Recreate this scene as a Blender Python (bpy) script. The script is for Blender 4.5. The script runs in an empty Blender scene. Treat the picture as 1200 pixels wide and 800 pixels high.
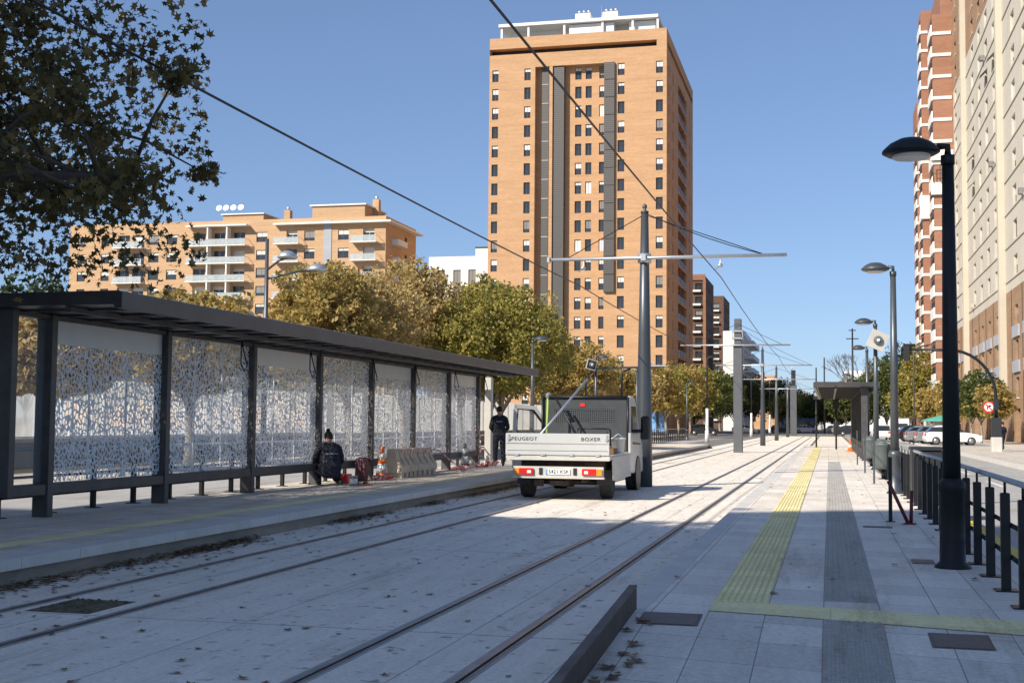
import bpy, bmesh, math, random
import numpy as np
from mathutils import Vector, Matrix
random.seed(7); rng = np.random.default_rng(7)
C = bpy.context.scene.collection
PI = math.pi
# ------------------------------------------------------------------ camera, sky, sun, exposure
cam_d = bpy.data.cameras.new('camera'); cam = bpy.data.objects.new('camera', cam_d); C.objects.link(cam)
yaw, pit, rol = math.radians(13.932), math.radians(3.576), math.radians(0.5)
fw = Vector((-math.sin(yaw)*math.cos(pit), math.cos(yaw)*math.cos(pit), math.sin(pit)))
r0 = Vector((math.cos(yaw), math.sin(yaw), 0)); u0 = r0.cross(fw)
rr = r0*math.cos(rol)+u0*math.sin(rol); uu = -r0*math.sin(rol)+u0*math.cos(rol)
M = Matrix((rr, uu, -fw)).transposed().to_4x4(); M.translation = Vector((0, 0, 1.62))
cam.matrix_world = M
cam_d.lens = 45; cam_d.sensor_width = 36; cam_d.clip_end = 6000; cam_d.clip_start = 0.1
bpy.context.scene.camera = cam
w = bpy.data.worlds.new('World'); bpy.context.scene.world = w; w.use_nodes = True
nt = w.node_tree; bg = nt.nodes['Background']
sky = nt.nodes.new('ShaderNodeTexSky'); sky.sky_type = 'NISHITA'; sky.sun_disc = False
sky.sun_elevation = math.radians(35); sky.sun_rotation = math.radians(217)
sky.air_density = 0.75; sky.dust_density = 0.4; sky.ozone_density = 3.0; sky.altitude = 0
tint = nt.nodes.new('ShaderNodeMix'); tint.data_type = 'RGBA'; tint.blend_type = 'MULTIPLY'; tint.inputs[0].default_value = 1; tint.inputs[7].default_value = (.56, .645, .78, 1)
gam = nt.nodes.new('ShaderNodeGamma'); gam.inputs[1].default_value = .68; nt.links.new(sky.outputs[0], gam.inputs[0]); nt.links.new(gam.outputs[0], tint.inputs[6]); nt.links.new(tint.outputs[2], bg.inputs[0]); bg.inputs[1].default_value = 0.15
sl = bpy.data.lights.new('sun', 'SUN'); sl.energy = 3.2; sl.angle = math.radians(0.53); sl.color = (1.0, 0.93, 0.82)
so = bpy.data.objects.new('sun', sl); C.objects.link(so)
tosun = Vector((-math.sin(math.radians(37))*math.cos(math.radians(35)), -math.cos(math.radians(37))*math.cos(math.radians(35)), math.sin(math.radians(35))))
so.rotation_euler = tosun.to_track_quat('Z', 'Y').to_euler(); so.location = (-30, -40, 60)
vs = bpy.context.scene.view_settings; vs.view_transform = 'Standard'; vs.look = 'None'; vs.exposure = 1.0; vs.gamma = 1.0

# ------------------------------------------------------------------ materials
MT = {}
def mat(name, col, rough=0.7, metal=0.0, var=0.0, scale=3.0, bump=0.0, bscale=40.0, col2=None, spec=0.5, stretch=None):
    m = bpy.data.materials.new(name); m.use_nodes = True; t = m.node_tree; b = t.nodes['Principled BSDF']
    b.inputs['Base Color'].default_value = (*col, 1); b.inputs['Roughness'].default_value = rough; b.inputs['Metallic'].default_value = metal
    b.inputs['Specular IOR Level'].default_value = spec
    tc = t.nodes.new('ShaderNodeTexCoord'); src = tc.outputs['Object']
    if stretch:
        mp = t.nodes.new('ShaderNodeMapping'); mp.inputs['Scale'].default_value = stretch; t.links.new(src, mp.inputs[0]); src = mp.outputs[0]
    if var > 0 or col2:
        n = t.nodes.new('ShaderNodeTexNoise'); n.inputs['Scale'].default_value = scale; n.inputs['Detail'].default_value = 7; n.inputs['Roughness'].default_value = .65
        t.links.new(src, n.inputs['Vector'])
        r = t.nodes.new('ShaderNodeValToRGB'); r.color_ramp.elements[0].position = .3; r.color_ramp.elements[1].position = .72
        c2 = col2 if col2 else tuple(min(1, c*(1+var)) for c in col); c1 = col if col2 else tuple(c*(1-var) for c in col)
        r.color_ramp.elements[0].color = (*c1, 1); r.color_ramp.elements[1].color = (*c2, 1)
        t.links.new(n.outputs['Fac'], r.inputs[0]); t.links.new(r.outputs[0], b.inputs['Base Color'])
    if bump > 0:
        n2 = t.nodes.new('ShaderNodeTexNoise'); n2.inputs['Scale'].default_value = bscale; n2.inputs['Detail'].default_value = 4
        t.links.new(src, n2.inputs['Vector']); bp = t.nodes.new('ShaderNodeBump'); bp.inputs['Strength'].default_value = bump; bp.inputs['Distance'].default_value = .02
        t.links.new(n2.outputs['Fac'], bp.inputs['Height']); t.links.new(bp.outputs[0], b.inputs['Normal'])
    MT[name] = m; return m
def nodes(m): return m.node_tree, m.node_tree.nodes, m.node_tree.links
def ramp2(t, a, b, p0=.3, p1=.7):
    r = t.nodes.new('ShaderNodeValToRGB'); r.color_ramp.elements[0].position = p0; r.color_ramp.elements[1].position = p1
    r.color_ramp.elements[0].color = (*a, 1); r.color_ramp.elements[1].color = (*b, 1); return r
def mixc(t, fac, a, b, mode='MIX'):
    m = t.nodes.new('ShaderNodeMix'); m.data_type = 'RGBA'; m.blend_type = mode
    for s, v in ((m.inputs[0], fac), (m.inputs[6], a), (m.inputs[7], b)):
        if isinstance(v, (float, int)): s.default_value = v
        elif isinstance(v, tuple): s.default_value = (*v, 1)
        else: t.links.new(v, s)
    return m.outputs[2]
def noise(t, vec, scale, detail=6, rough=.6):
    n = t.nodes.new('ShaderNodeTexNoise'); n.inputs['Scale'].default_value = scale; n.inputs['Detail'].default_value = detail; n.inputs['Roughness'].default_value = rough
    t.links.new(vec, n.inputs['Vector']); return n.outputs['Fac']
def ground_mat(name, c1, c2, speck=(.05, .04, .03), tile=None, joint=(.12, .11, .10), bw=.4, bh=.6, msize=.006, skew=0.0, rough=.8, spk=.62, offs=(0, 0, 0)):
    m = bpy.data.materials.new(name); m.use_nodes = True; t = m.node_tree; b = t.nodes['Principled BSDF']; b.inputs['Roughness'].default_value = rough
    b.inputs['Specular IOR Level'].default_value = .3
    g = t.nodes.new('ShaderNodeNewGeometry'); pos = g.outputs['Position']
    big = noise(t, pos, .35, 8, .7); r = ramp2(t, c1, c2, .3, .7); t.links.new(big, r.inputs[0]); col = r.outputs[0]
    mp = t.nodes.new('ShaderNodeMapping'); mp.inputs['Scale'].default_value = (3.2, .5, 1); t.links.new(pos, mp.inputs[0])
    st = noise(t, mp.outputs[0], 1.3, 8, .7); rs = ramp2(t, (.87, .86, .85), (1.04, 1.04, 1.04), .3, .62); t.links.new(st, rs.inputs[0])
    col = mixc(t, 1.0, col, rs.outputs[0], 'MULTIPLY')
    mp3 = t.nodes.new('ShaderNodeMapping'); mp3.inputs['Scale'].default_value = (1.6, .22, 1); mp3.inputs['Location'].default_value = (7, 3, 0); t.links.new(pos, mp3.inputs[0])
    sn = noise(t, mp3.outputs[0], 1.0, 10, .78); rn = ramp2(t, (.74, .70, .66), (1.0, 1.0, 1.0), .36, .46); t.links.new(sn, rn.inputs[0]); col = mixc(t, .8, col, rn.outputs[0], 'MULTIPLY')
    fn = noise(t, pos, 26, 5, .7); rf = ramp2(t, (.8, .8, .8), (1.12, 1.12, 1.12), .3, .7); t.links.new(fn, rf.inputs[0])
    col = mixc(t, 1.0, col, rf.outputs[0], 'MULTIPLY')
    sp = noise(t, pos, 7, 3, .5); rp = ramp2(t, (0, 0, 0), (1, 1, 1), spk, spk+.07); t.links.new(sp, rp.inputs[0])
    sc = t.nodes.new('ShaderNodeMath'); sc.operation = 'MULTIPLY'; sc.inputs[1].default_value = .55; t.links.new(rp.outputs[0], sc.inputs[0])
    col = mixc(t, sc.outputs[0], col, speck)
    bh_ = fn
    if tile:
        sx = t.nodes.new('ShaderNodeSeparateXYZ'); t.links.new(pos, sx.inputs[0])
        ad = t.nodes.new('ShaderNodeMath'); ad.operation = 'MULTIPLY_ADD'; ad.inputs[1].default_value = skew; t.links.new(sx.outputs[0], ad.inputs[0]); t.links.new(sx.outputs[1], ad.inputs[2])
        ax = t.nodes.new('ShaderNodeMath'); ax.operation = 'ADD'; ax.inputs[1].default_value = offs[0]; t.links.new(sx.outputs[0], ax.inputs[0])
        cx = t.nodes.new('ShaderNodeCombineXYZ'); t.links.new(ax.outputs[0], cx.inputs[0]); t.links.new(ad.outputs[0], cx.inputs[1])
        br = t.nodes.new('ShaderNodeTexBrick'); br.offset = 0; br.inputs['Scale'].default_value = 1; br.inputs['Mortar Size'].default_value = msize; br.inputs['Mortar Smooth'].default_value = .25
        br.inputs['Brick Width'].default_value = bw; br.inputs['Row Height'].default_value = bh; br.inputs['Bias'].default_value = 0
        br.inputs['Color1'].default_value = (.88, .88, .88, 1); br.inputs['Color2'].default_value = (1.08, 1.08, 1.08, 1); br.inputs['Mortar'].default_value = (*joint, 1)
        t.links.new(cx.outputs[0], br.inputs['Vector']); col = mixc(t, 1.0, col, br.outputs['Color'], 'MULTIPLY')
    t.links.new(col, b.inputs['Base Color'])
    bp = t.nodes.new('ShaderNodeBump'); bp.inputs['Strength'].default_value = .25; bp.inputs['Distance'].default_value = .01; t.links.new(bh_, bp.inputs['Height']); t.links.new(bp.outputs[0], b.inputs['Normal'])
    MT[name] = m; return m
ground_mat('slab', (.81, .73, .62), (.90, .82, .71))
ground_mat('asphalt', (.17, .165, .16), (.24, .235, .22), spk=.68)
ground_mat('asphalt_pale', (.36, .345, .32), (.46, .44, .41), spk=.7)
ground_mat('pave', (.78, .70, .60), (.87, .79, .69), tile=1, bw=.4, bh=.6, joint=(.45, .43, .41), msize=.005, skew=.1, offs=(.05, 0, 0), spk=.7)
ground_mat('ramp_pave', (.73, .66, .57), (.82, .75, .66), tile=1, bw=.4, bh=.6, joint=(.42, .40, .39), msize=.0045, skew=.16, offs=(.05, 0, 0), spk=.7)
ground_mat('pave_left', (.70, .61, .51), (.80, .71, .60), tile=1, bw=.6, bh=.4, joint=(.5, .48, .46), msize=.005, spk=.68)
ground_mat('sidewalk', (.56, .50, .42), (.68, .62, .52), tile=1, bw=.5, bh=.5, joint=(.7, .68, .66), msize=.01)
ground_mat('grass_soil', (.10, .10, .05), (.24, .19, .13), spk=.55)
ground_mat('tactile_groove_shade', (.78, .66, .31), (.86, .74, .36), speck=(.3, .26, .14), spk=.72)  # darker yellow between the ribs, painting in the shade of the grooves
ground_mat('tactile_yellow', (.92, .80, .41), (.97, .87, .48), speck=(.35, .30, .16), spk=.72, tile=1, bw=10, bh=.4, joint=(.75, .74, .7), msize=.004)
ground_mat('tactile_grey', (.47, .44, .40), (.56, .53, .48), spk=.66, tile=1, bw=.05, bh=.05, joint=(.8, .8, .8), msize=.006, offs=(.05, 0, 0))
mat('coping', (.62, .59, .54), .8, var=.12, scale=2, bump=.1)
mat('plinth', (.24, .20, .155), .9, col2=(.38, .33, .27), scale=1.6, bump=.3, stretch=(1, 1, 4))
mat('steel_rail', (.20, .16, .14), .4, .7, col2=(.38, .33, .30), scale=3)
mat('groove', (.03, .025, .02), .9)
mat('rubber', (.34, .315, .28), .9, col2=(.50, .465, .42), scale=4)
mat('dark_metal', (.016, .017, .02), .45, .3, var=.2, scale=6)
mat('shelter_metal', (.055, .054, .056), .5, .3, col2=(.10, .095, .092), scale=4)
mat('roof_metal', (.05, .049, .05), .42, .3, col2=(.085, .083, .08), scale=1.5)
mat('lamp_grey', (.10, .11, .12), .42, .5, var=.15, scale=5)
mat('lamp_shaded', (.012, .012, .015), .55, .2, var=.3, scale=5)  # darker copy of lamp_grey, with the shade painted into the nearest post
mat('pole_grey', (.085, .095, .105), .4, .5, var=.2, scale=2, stretch=(1, 1, .2))
mat('pillar_grey', (.11, .115, .125), .55, .2, var=.12, scale=3)
mat('galv', (.55, .56, .57), .4, .7, var=.1, scale=8)
mat('wire', (.015, .015, .017), .5, .5)
mat('white_paint', (.74, .73, .70), .35, var=.03, scale=3)
mat('truck_white', (.50, .50, .485), .3, var=.05, scale=2.5)
mat('truck_grey', (.46, .44, .40), .55, col2=(.58, .56, .51), scale=4)
mat('board_dark', (.05, .054, .058), .55, .1, var=.25, scale=5)
mat('tyre', (.025, .025, .026), .85, col2=(.06, .055, .05), scale=12, bump=.3)
mat('rim', (.4, .4, .41), .35, .8)
mat('black_plastic', (.02, .02, .022), .45)
mat('under', (.03, .027, .024), .8, col2=(.09, .065, .045), scale=8)
mat('red_glass', (.55, .02, .015), .2)
mat('orange_glass', (.85, .28, .03), .2)
mat('clear_lens', (.75, .72, .68), .2)
mat('plate', (.75, .75, .72), .5)
mat('ink', (.012, .012, .015), .5)
mat('glass_dark', (.035, .04, .045), .12, spec=.55, var=.3, scale=.6)
mat('glass_car', (.02, .025, .03), .07, spec=.9)
mat('orange_plastic', (.75, .16, .03), .45, var=.2, scale=9)
mat('cone_white', (.6, .59, .56), .45, var=.15, scale=12)
mat('barrier', (.50, .42, .31), .6, col2=(.66, .57, .44), scale=4)
mat('maroon', (.09, .025, .035), .6, var=.3)
mat('red_metal', (.14, .012, .02), .45, var=.3)
mat('red_paint', (.6, .03, .03), .4)
mat('yellow_paint', (.62, .48, .08), .7, var=.2, scale=6)
mat('bin_grey', (.12, .14, .14), .5, .2, var=.2)
mat('bin_black', (.02, .022, .024), .5, var=.2)
mat('metal_plate', (.14, .115, .10), .6, .5, col2=(.19, .165, .15), scale=9, bump=.3)
mat('kerb_steel', (.045, .032, .026), .7, col2=(.10, .07, .05), scale=5, bump=.2)
mat('kerb_top', (.10, .075, .06), .8, col2=(.20, .16, .14), scale=5)
mat('concrete', (.30, .285, .26), .9, var=.15, scale=1.2, bump=.2)
mat('concrete_pale', (.52, .49, .44), .9, var=.1, scale=1.5)
mat('bark', (.20, .17, .13), .9, col2=(.36, .32, .26), scale=5, bump=.4)
mat('bark_dark', (.05, .04, .03), .9, col2=(.12, .09, .07), scale=8, bump=.4)
mat('skin', (.42, .24, .16), .55, var=.05)
mat('hair', (.015, .012, .01), .7, var=.3, scale=60)
mat('navy', (.012, .014, .024), .8, var=.25, scale=14, bump=.4, bscale=18)
mat('navy_trousers', (.014, .018, .032), .85, var=.25, scale=14, bump=.4, bscale=18)
mat('shoe', (.02, .02, .02), .6)
mat('shoe_sole', (.3, .29, .26), .7)
mat('logo_pale', (.35, .38, .5), .6)
mat('poster_blue', (.03, .12, .45), .4, col2=(.25, .5, .75), scale=3)
mat('bus_blue', (.015, .04, .13), .3, col2=(.03, .10, .28), scale=1.0)
mat('car_white', (.74, .74, .72), .25, var=.03)
mat('car_silver', (.36, .37, .38), .3, .5)
mat('car_dark', (.03, .032, .04), .25, .3)
mat('car_red', (.35, .03, .03), .25, .2)
mat('green_cloth', (.08, .32, .24), .8, var=.1)
mat('blind', (.68, .64, .56), .7, var=.05)
mat('blind_grey', (.22, .21, .20), .7)
mat('frame_white', (.6, .6, .58), .5)
mat('frame_dark', (.06, .055, .05), .5)
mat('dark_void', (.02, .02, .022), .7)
mat('cream', (.50, .45, .365), .85, col2=(.58, .53, .44), scale=.25)
mat('cream_strip', (.52, .465, .37), .85, var=.06, scale=.3)
mat('grey_panel', (.36, .37, .40), .7, var=.08, scale=.5)
mat('white_render', (.74, .73, .70), .85, var=.04, scale=.3)
mat('white_band', (.76, .73, .67), .8, var=.05, scale=.4)
mat('roof_grey', (.2, .2, .2), .9)
mat('terracotta', (.42, .17, .09), .9, var=.15, scale=2)
mat('orange_trim', (.50, .25, .11), .85, var=.06, scale=.3)
mat('leaf_litter', (.16, .09, .04), .9)
mat('lime_strap', (.35, .5, .08), .6)
def brick_mat(name, c1, c2, mortar, scale=1.0):
    m = bpy.data.materials.new(name); m.use_nodes = True; t = m.node_tree; b = t.nodes['Principled BSDF']; b.inputs['Roughness'].default_value = .85
    b.inputs['Specular IOR Level'].default_value = .2
    g = t.nodes.new('ShaderNodeNewGeometry'); sx = t.nodes.new('ShaderNodeSeparateXYZ'); t.links.new(g.outputs['Position'], sx.inputs[0])
    ad = t.nodes.new('ShaderNodeMath'); ad.operation = 'ADD'; t.links.new(sx.outputs[0], ad.inputs[0]); t.links.new(sx.outputs[1], ad.inputs[1])
    cx = t.nodes.new('ShaderNodeCombineXYZ'); t.links.new(ad.outputs[0], cx.inputs[0]); t.links.new(sx.outputs[2], cx.inputs[1])
    br = t.nodes.new('ShaderNodeTexBrick'); br.inputs['Scale'].default_value = scale; br.inputs['Brick Width'].default_value = .5; br.inputs['Row Height'].default_value = .16; br.inputs['Mortar Size'].default_value = .016
    br.inputs['Color1'].default_value = (*c1, 1); br.inputs['Color2'].default_value = (*c2, 1); br.inputs['Mortar'].default_value = (*mortar, 1); t.links.new(cx.outputs[0], br.inputs['Vector'])
    mp = t.nodes.new('ShaderNodeMapping'); mp.inputs['Scale'].default_value = (.12, .12, 1.4); t.links.new(g.outputs['Position'], mp.inputs[0])
    nz = noise(t, mp.outputs[0], 1.2, 7, .7); r = ramp2(t, (.86, .84, .82), (1.1, 1.1, 1.1), .3, .7); t.links.new(nz, r.inputs[0])
    t.links.new(mixc(t, 1.0, br.outputs['Color'], r.outputs[0], 'MULTIPLY'), b.inputs['Base Color']); MT[name] = m
brick_mat('brick_orange', (.56, .335, .18), (.50, .29, .15), (.48, .32, .20))
brick_mat('brick_soft', (.57, .375, .215), (.52, .335, .19), (.48, .31, .19))
brick_mat('brick_brown', (.33, .155, .085), (.28, .13, .07), (.30, .18, .12))
brick_mat('brick_base', (.36, .22, .13), (.31, .19, .11), (.33, .24, .17))
brick_mat('brick_shaded', (.15, .085, .06), (.12, .07, .05), (.16, .11, .085))  # brown brick darkened: the far towers' shade is put into its colour
brick_mat('brick_red', (.36, .175, .11), (.31, .15, .095), (.33, .20, .14))
# louvre
def louvre_mat(name, c1, c2, s):
    m = mat(name, c1, .5, .3); t = m.node_tree; b = t.nodes['Principled BSDF']; g = t.nodes.new('ShaderNodeNewGeometry')
    wv = t.nodes.new('ShaderNodeTexWave'); wv.bands_direction = 'Z'; wv.inputs['Scale'].default_value = s; t.links.new(g.outputs['Position'], wv.inputs['Vector'])
    r = ramp2(t, c1, c2); t.links.new(wv.outputs['Color'], r.inputs[0]); t.links.new(r.outputs[0], b.inputs['Base Color'])
louvre_mat('louvre', (.07, .065, .06), (.12, .11, .10), 1.0)
# perforated cell plate: cells are holes
def perf_mat():
    m = mat('perforated_plate', (.86, .87, .89), .45); t = m.node_tree; b = t.nodes['Principled BSDF']; out = t.nodes['Material Output']
    tc = t.nodes.new('ShaderNodeTexCoord'); mp = t.nodes.new('ShaderNodeMapping'); mp.inputs['Scale'].default_value = (0, 15.5, 11.0); t.links.new(tc.outputs['Object'], mp.inputs[0])
    v = t.nodes.new('ShaderNodeTexVoronoi'); v.feature = 'DISTANCE_TO_EDGE'; v.inputs['Scale'].default_value = 1; t.links.new(mp.outputs[0], v.inputs['Vector'])
    gt = t.nodes.new('ShaderNodeMath'); gt.operation = 'GREATER_THAN'; gt.inputs[1].default_value = .075; t.links.new(v.outputs['Distance'], gt.inputs[0])
    tr = t.nodes.new('ShaderNodeBsdfTransparent'); mx = t.nodes.new('ShaderNodeMixShader'); t.links.new(gt.outputs[0], mx.inputs[0]); t.links.new(b.outputs[0], mx.inputs[1]); t.links.new(tr.outputs[0], mx.inputs[2]); t.links.new(mx.outputs[0], out.inputs['Surface'])
perf_mat()
def mesh_mat():
    m = mat('wire_mesh', (.06, .065, .07), .5); t = m.node_tree; b = t.nodes['Principled BSDF']; out = t.nodes['Material Output']
    tc = t.nodes.new('ShaderNodeTexCoord'); br = t.nodes.new('ShaderNodeTexBrick'); br.offset = 0; br.inputs['Scale'].default_value = 1; br.inputs['Brick Width'].default_value = .05; br.inputs['Row Height'].default_value = .05; br.inputs['Mortar Size'].default_value = .010
    sx = t.nodes.new('ShaderNodeSeparateXYZ'); cx = t.nodes.new('ShaderNodeCombineXYZ'); t.links.new(tc.outputs['Object'], sx.inputs[0]); t.links.new(sx.outputs[0], cx.inputs[0]); t.links.new(sx.outputs[2], cx.inputs[1]); t.links.new(cx.outputs[0], br.inputs['Vector'])
    tr = t.nodes.new('ShaderNodeBsdfTransparent'); mx = t.nodes.new('ShaderNodeMixShader'); t.links.new(br.outputs['Fac'], mx.inputs[0]); t.links.new(tr.outputs[0], mx.inputs[1]); t.links.new(b.outputs[0], mx.inputs[2]); t.links.new(mx.outputs[0], out.inputs['Surface'])
mesh_mat()
def seethru(name, col, fac, rough=.3):
    m = mat(name, col, rough, var=.2, scale=2); t = m.node_tree; b = t.nodes['Principled BSDF']; out = t.nodes['Material Output']
    tr = t.nodes.new('ShaderNodeBsdfTransparent'); mx = t.nodes.new('ShaderNodeMixShader'); mx.inputs[0].default_value = fac
    t.links.new(tr.outputs[0], mx.inputs[1]); t.links.new(b.outputs[0], mx.inputs[2]); t.links.new(mx.outputs[0], out.inputs['Surface'])
def transl(name, col, f=.6):
    m = mat(name, col, .7, var=.08, scale=.7); t = m.node_tree; b = t.nodes['Principled BSDF']; out = t.nodes['Material Output']; tl = t.nodes.new('ShaderNodeBsdfTranslucent'); tl.inputs[0].default_value = (*col, 1)
    mx = t.nodes.new('ShaderNodeMixShader'); mx.inputs[0].default_value = f; t.links.new(b.outputs[0], mx.inputs[1]); t.links.new(tl.outputs[0], mx.inputs[2]); t.links.new(mx.outputs[0], out.inputs['Surface'])
transl('wall_panel', (.80, .76, .68), .65)
transl('dusty_glass', (.86, .84, .78), .75)
_t = MT['dusty_glass'].node_tree; _mx = [n for n in _t.nodes if n.type == 'MIX_SHADER'][0]; _tr = _t.nodes.new('ShaderNodeBsdfTransparent'); _m2 = _t.nodes.new('ShaderNodeMixShader')
_nz = noise(_t, [n for n in _t.nodes if n.type == 'TEX_COORD'][0].outputs['Object'], .9, 5); _rp = ramp2(_t, (.45, .45, .45), (.85, .85, .85), .35, .65); _t.links.new(_nz, _rp.inputs[0]); _t.links.new(_rp.outputs[0], _m2.inputs[0])
_t.links.new(_tr.outputs[0], _m2.inputs[1]); _t.links.new(_mx.outputs[0], _m2.inputs[2]); _t.links.new(_m2.outputs[0], _t.nodes['Material Output'].inputs['Surface'])
seethru('clear_glass', (.35, .38, .40), .15, .1)
seethru('balcony_glass', (.55, .60, .60), .6, .2)
def leaf_mat(name, cols, trans=.45):
    m = bpy.data.materials.new(name); m.use_nodes = True; t = m.node_tree; b = t.nodes['Principled BSDF']; out = t.nodes['Material Output']
    b.inputs['Roughness'].default_value = .55; b.inputs['Specular IOR Level'].default_value = .3
    g = t.nodes.new('ShaderNodeNewGeometry'); r = t.nodes.new('ShaderNodeValToRGB'); t.links.new(g.outputs['Random Per Island'], r.inputs[0])
    el = r.color_ramp.elements
    while len(el) < len(cols): el.new(.5)
    for i, c in enumerate(cols): el[i].position = i/(len(cols)-1); el[i].color = (*c, 1)
    nz = noise(t, g.outputs['Position'], .9, 3, .5); r2 = ramp2(t, (.9, .92, .85), (1.35, 1.3, 1.2), .35, .65); t.links.new(nz, r2.inputs[0])
    col = mixc(t, 1.0, r.outputs[0], r2.outputs[0], 'MULTIPLY'); t.links.new(col, b.inputs['Base Color'])
    tl = t.nodes.new('ShaderNodeBsdfTranslucent'); t.links.new(col, tl.inputs[0]); mx = t.nodes.new('ShaderNodeMixShader'); mx.inputs[0].default_value = trans
    t.links.new(b.outputs[0], mx.inputs[1]); t.links.new(tl.outputs[0], mx.inputs[2]); t.links.new(mx.outputs[0], out.inputs['Surface']); MT[name] = m
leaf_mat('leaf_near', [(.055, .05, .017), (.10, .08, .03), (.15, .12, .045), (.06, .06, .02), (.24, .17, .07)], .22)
leaf_mat('leaf_gold', [(.33, .26, .08), (.46, .34, .12), (.24, .23, .07), (.54, .38, .15), (.38, .25, .10), (.20, .20, .06)])
leaf_mat('leaf_brown', [(.38, .28, .12), (.52, .38, .17), (.30, .25, .09), (.56, .42, .21), (.27, .19, .09)])
leaf_mat('leaf_olive', [(.19, .20, .055), (.36, .31, .08), (.24, .25, .07), (.50, .38, .10), (.13, .15, .04), (.40, .32, .09)])
leaf_mat('leaf_green', [(.06, .09, .03), (.10, .13, .04), (.08, .11, .035), (.17, .16, .05)])
leaf_mat('leaf_conifer', [(.035, .06, .028), (.06, .085, .038), (.05, .07, .03)])
leaf_mat('dry_leaf', [(.10, .055, .025), (.18, .10, .045), (.07, .04, .02), (.26, .16, .08)], .1)

# ------------------------------------------------------------------ mesh builder
class MB:
    def __init__(s): s.v = []; s.f = []; s.m = []; s.sm = []; s.mats = []; s.cur = 0
    def use(s, name):
        if name not in s.mats: s.mats.append(name)
        s.cur = s.mats.index(name); return s
    def add(s, vs, fs, smooth=False):
        o = len(s.v); s.v += [tuple(p) for p in vs]
        for f in fs: s.f.append(tuple(i+o for i in f)); s.m.append(s.cur); s.sm.append(smooth)
        return s
    def box(s, x0, x1, y0, y1, z0, z1):
        return s.add([(x0, y0, z0), (x1, y0, z0), (x1, y1, z0), (x0, y1, z0), (x0, y0, z1), (x1, y0, z1), (x1, y1, z1), (x0, y1, z1)],
                     [(0, 3, 2, 1), (4, 5, 6, 7), (0, 1, 5, 4), (1, 2, 6, 5), (2, 3, 7, 6), (3, 0, 4, 7)])
    def cbox(s, x0, x1, y0, y1, z0, z1, c=.01):   # chamfered vertical edges and top
        c = min(c, (x1-x0)/2.1, (y1-y0)/2.1, (z1-z0)/2.1)
        ring = lambda e, z: [(x0+c, y0+e, z), (x1-c, y0+e, z), (x1-e, y0+c, z), (x1-e, y1-c, z), (x1-c, y1-e, z), (x0+c, y1-e, z), (x0+e, y1-c, z), (x0+e, y0+c, z)]
        vs = ring(0, z0)+ring(0, z1-c)+ring(c, z1)
        fs = [tuple(range(7, -1, -1)), tuple(range(16, 24))]
        for k in (0, 8):
            for i in range(8): j = (i+1) % 8; fs.append((k+i, k+j, k+8+j, k+8+i))
        return s.add(vs, fs)
    def quad(s, a, b, c, d): return s.add([a, b, c, d], [(0, 1, 2, 3)])
    def tube(s, pts, r, n=8, cap=True, smooth=True):
        pts = [Vector(p) for p in pts]; rs = r if isinstance(r, (list, tuple)) else [r]*len(pts)
        o = len(s.v); k = len(pts); up = None
        for i, p in enumerate(pts):
            d = (pts[min(i+1, k-1)]-pts[max(i-1, 0)]).normalized()
            if up is None: up = Vector((0, 0, 1)) if abs(d.z) < .9 else Vector((1, 0, 0))
            a = d.cross(up).normalized(); b2 = a.cross(d).normalized(); up = b2
            for j in range(n):
                t = 2*PI*j/n; s.v.append(tuple(p+(a*math.cos(t)+b2*math.sin(t))*rs[i]))
        for i in range(k-1):
            for j in range(n):
                j2 = (j+1) % n; s.f.append((o+i*n+j, o+i*n+j2, o+(i+1)*n+j2, o+(i+1)*n+j)); s.m.append(s.cur); s.sm.append(smooth)
        if cap:
            s.f.append(tuple(o+j for j in range(n-1, -1, -1))); s.f.append(tuple(o+(k-1)*n+j for j in range(n))); s.m += [s.cur]*2; s.sm += [False]*2
        return s
    def lathe(s, prof, c=(0, 0, 0), n=20, sx=1, sy=1, smooth=True):
        o = len(s.v); c = Vector(c)
        for r, z in prof:
            for j in range(n): t = 2*PI*j/n; s.v.append((c.x+r*sx*math.cos(t), c.y+r*sy*math.sin(t), c.z+z))
        for i in range(len(prof)-1):
            for j in range(n):
                j2 = (j+1) % n; s.f.append((o+i*n+j, o+i*n+j2, o+(i+1)*n+j2, o+(i+1)*n+j)); s.m.append(s.cur); s.sm.append(smooth)
        s.f.append(tuple(o+j for j in range(n-1, -1, -1))); s.f.append(tuple(o+(len(prof)-1)*n+j for j in range(n))); s.m += [s.cur]*2; s.sm += [False]*2
        return s
    def prism(s, poly, axis, a, b, taper=1.0, smooth=False):  # poly in the two other axes
        n = len(poly)
        def P(p, t):
            return {'x': (t, p[0], p[1]), 'y': (p[0], t, p[1]), 'z': (p[0], p[1], t)}[axis]
        vs = [P(p, a) for p in poly]+[P(p, b) for p in poly]
        fs = [tuple(range(n-1, -1, -1)), tuple(range(n, 2*n))]+[(i, (i+1) % n, n+(i+1) % n, n+i) for i in range(n)]
        return s.add(vs, fs, smooth)
    def xform(s, M, start=0):
        for i in range(start, len(s.v)): s.v[i] = tuple(M @ Vector(s.v[i]))
        return s
    def build(s, name, parent=None, mat=None, bevel=0):
        me = bpy.data.meshes.new(name); me.from_pydata(s.v, [], s.f)
        for m in (s.mats if s.mats else [mat]): me.materials.append(MT[m])
        if s.mats: me.polygons.foreach_set('material_index', s.m)
        me.polygons.foreach_set('use_smooth', s.sm); me.update()
        bm = bmesh.new(); bm.from_mesh(me); bmesh.ops.recalc_face_normals(bm, faces=bm.faces)
        if bevel: bmesh.ops.bevel(bm, geom=[e for e in bm.edges if e.is_manifold and e.calc_face_angle(0) > .5], offset=bevel, segments=2, affect='EDGES', profile=.6, clamp_overlap=True)
        bm.to_mesh(me); bm.free()
        o = bpy.data.objects.new(name, me); C.objects.link(o)
        if parent: o.parent = parent
        return o
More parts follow.
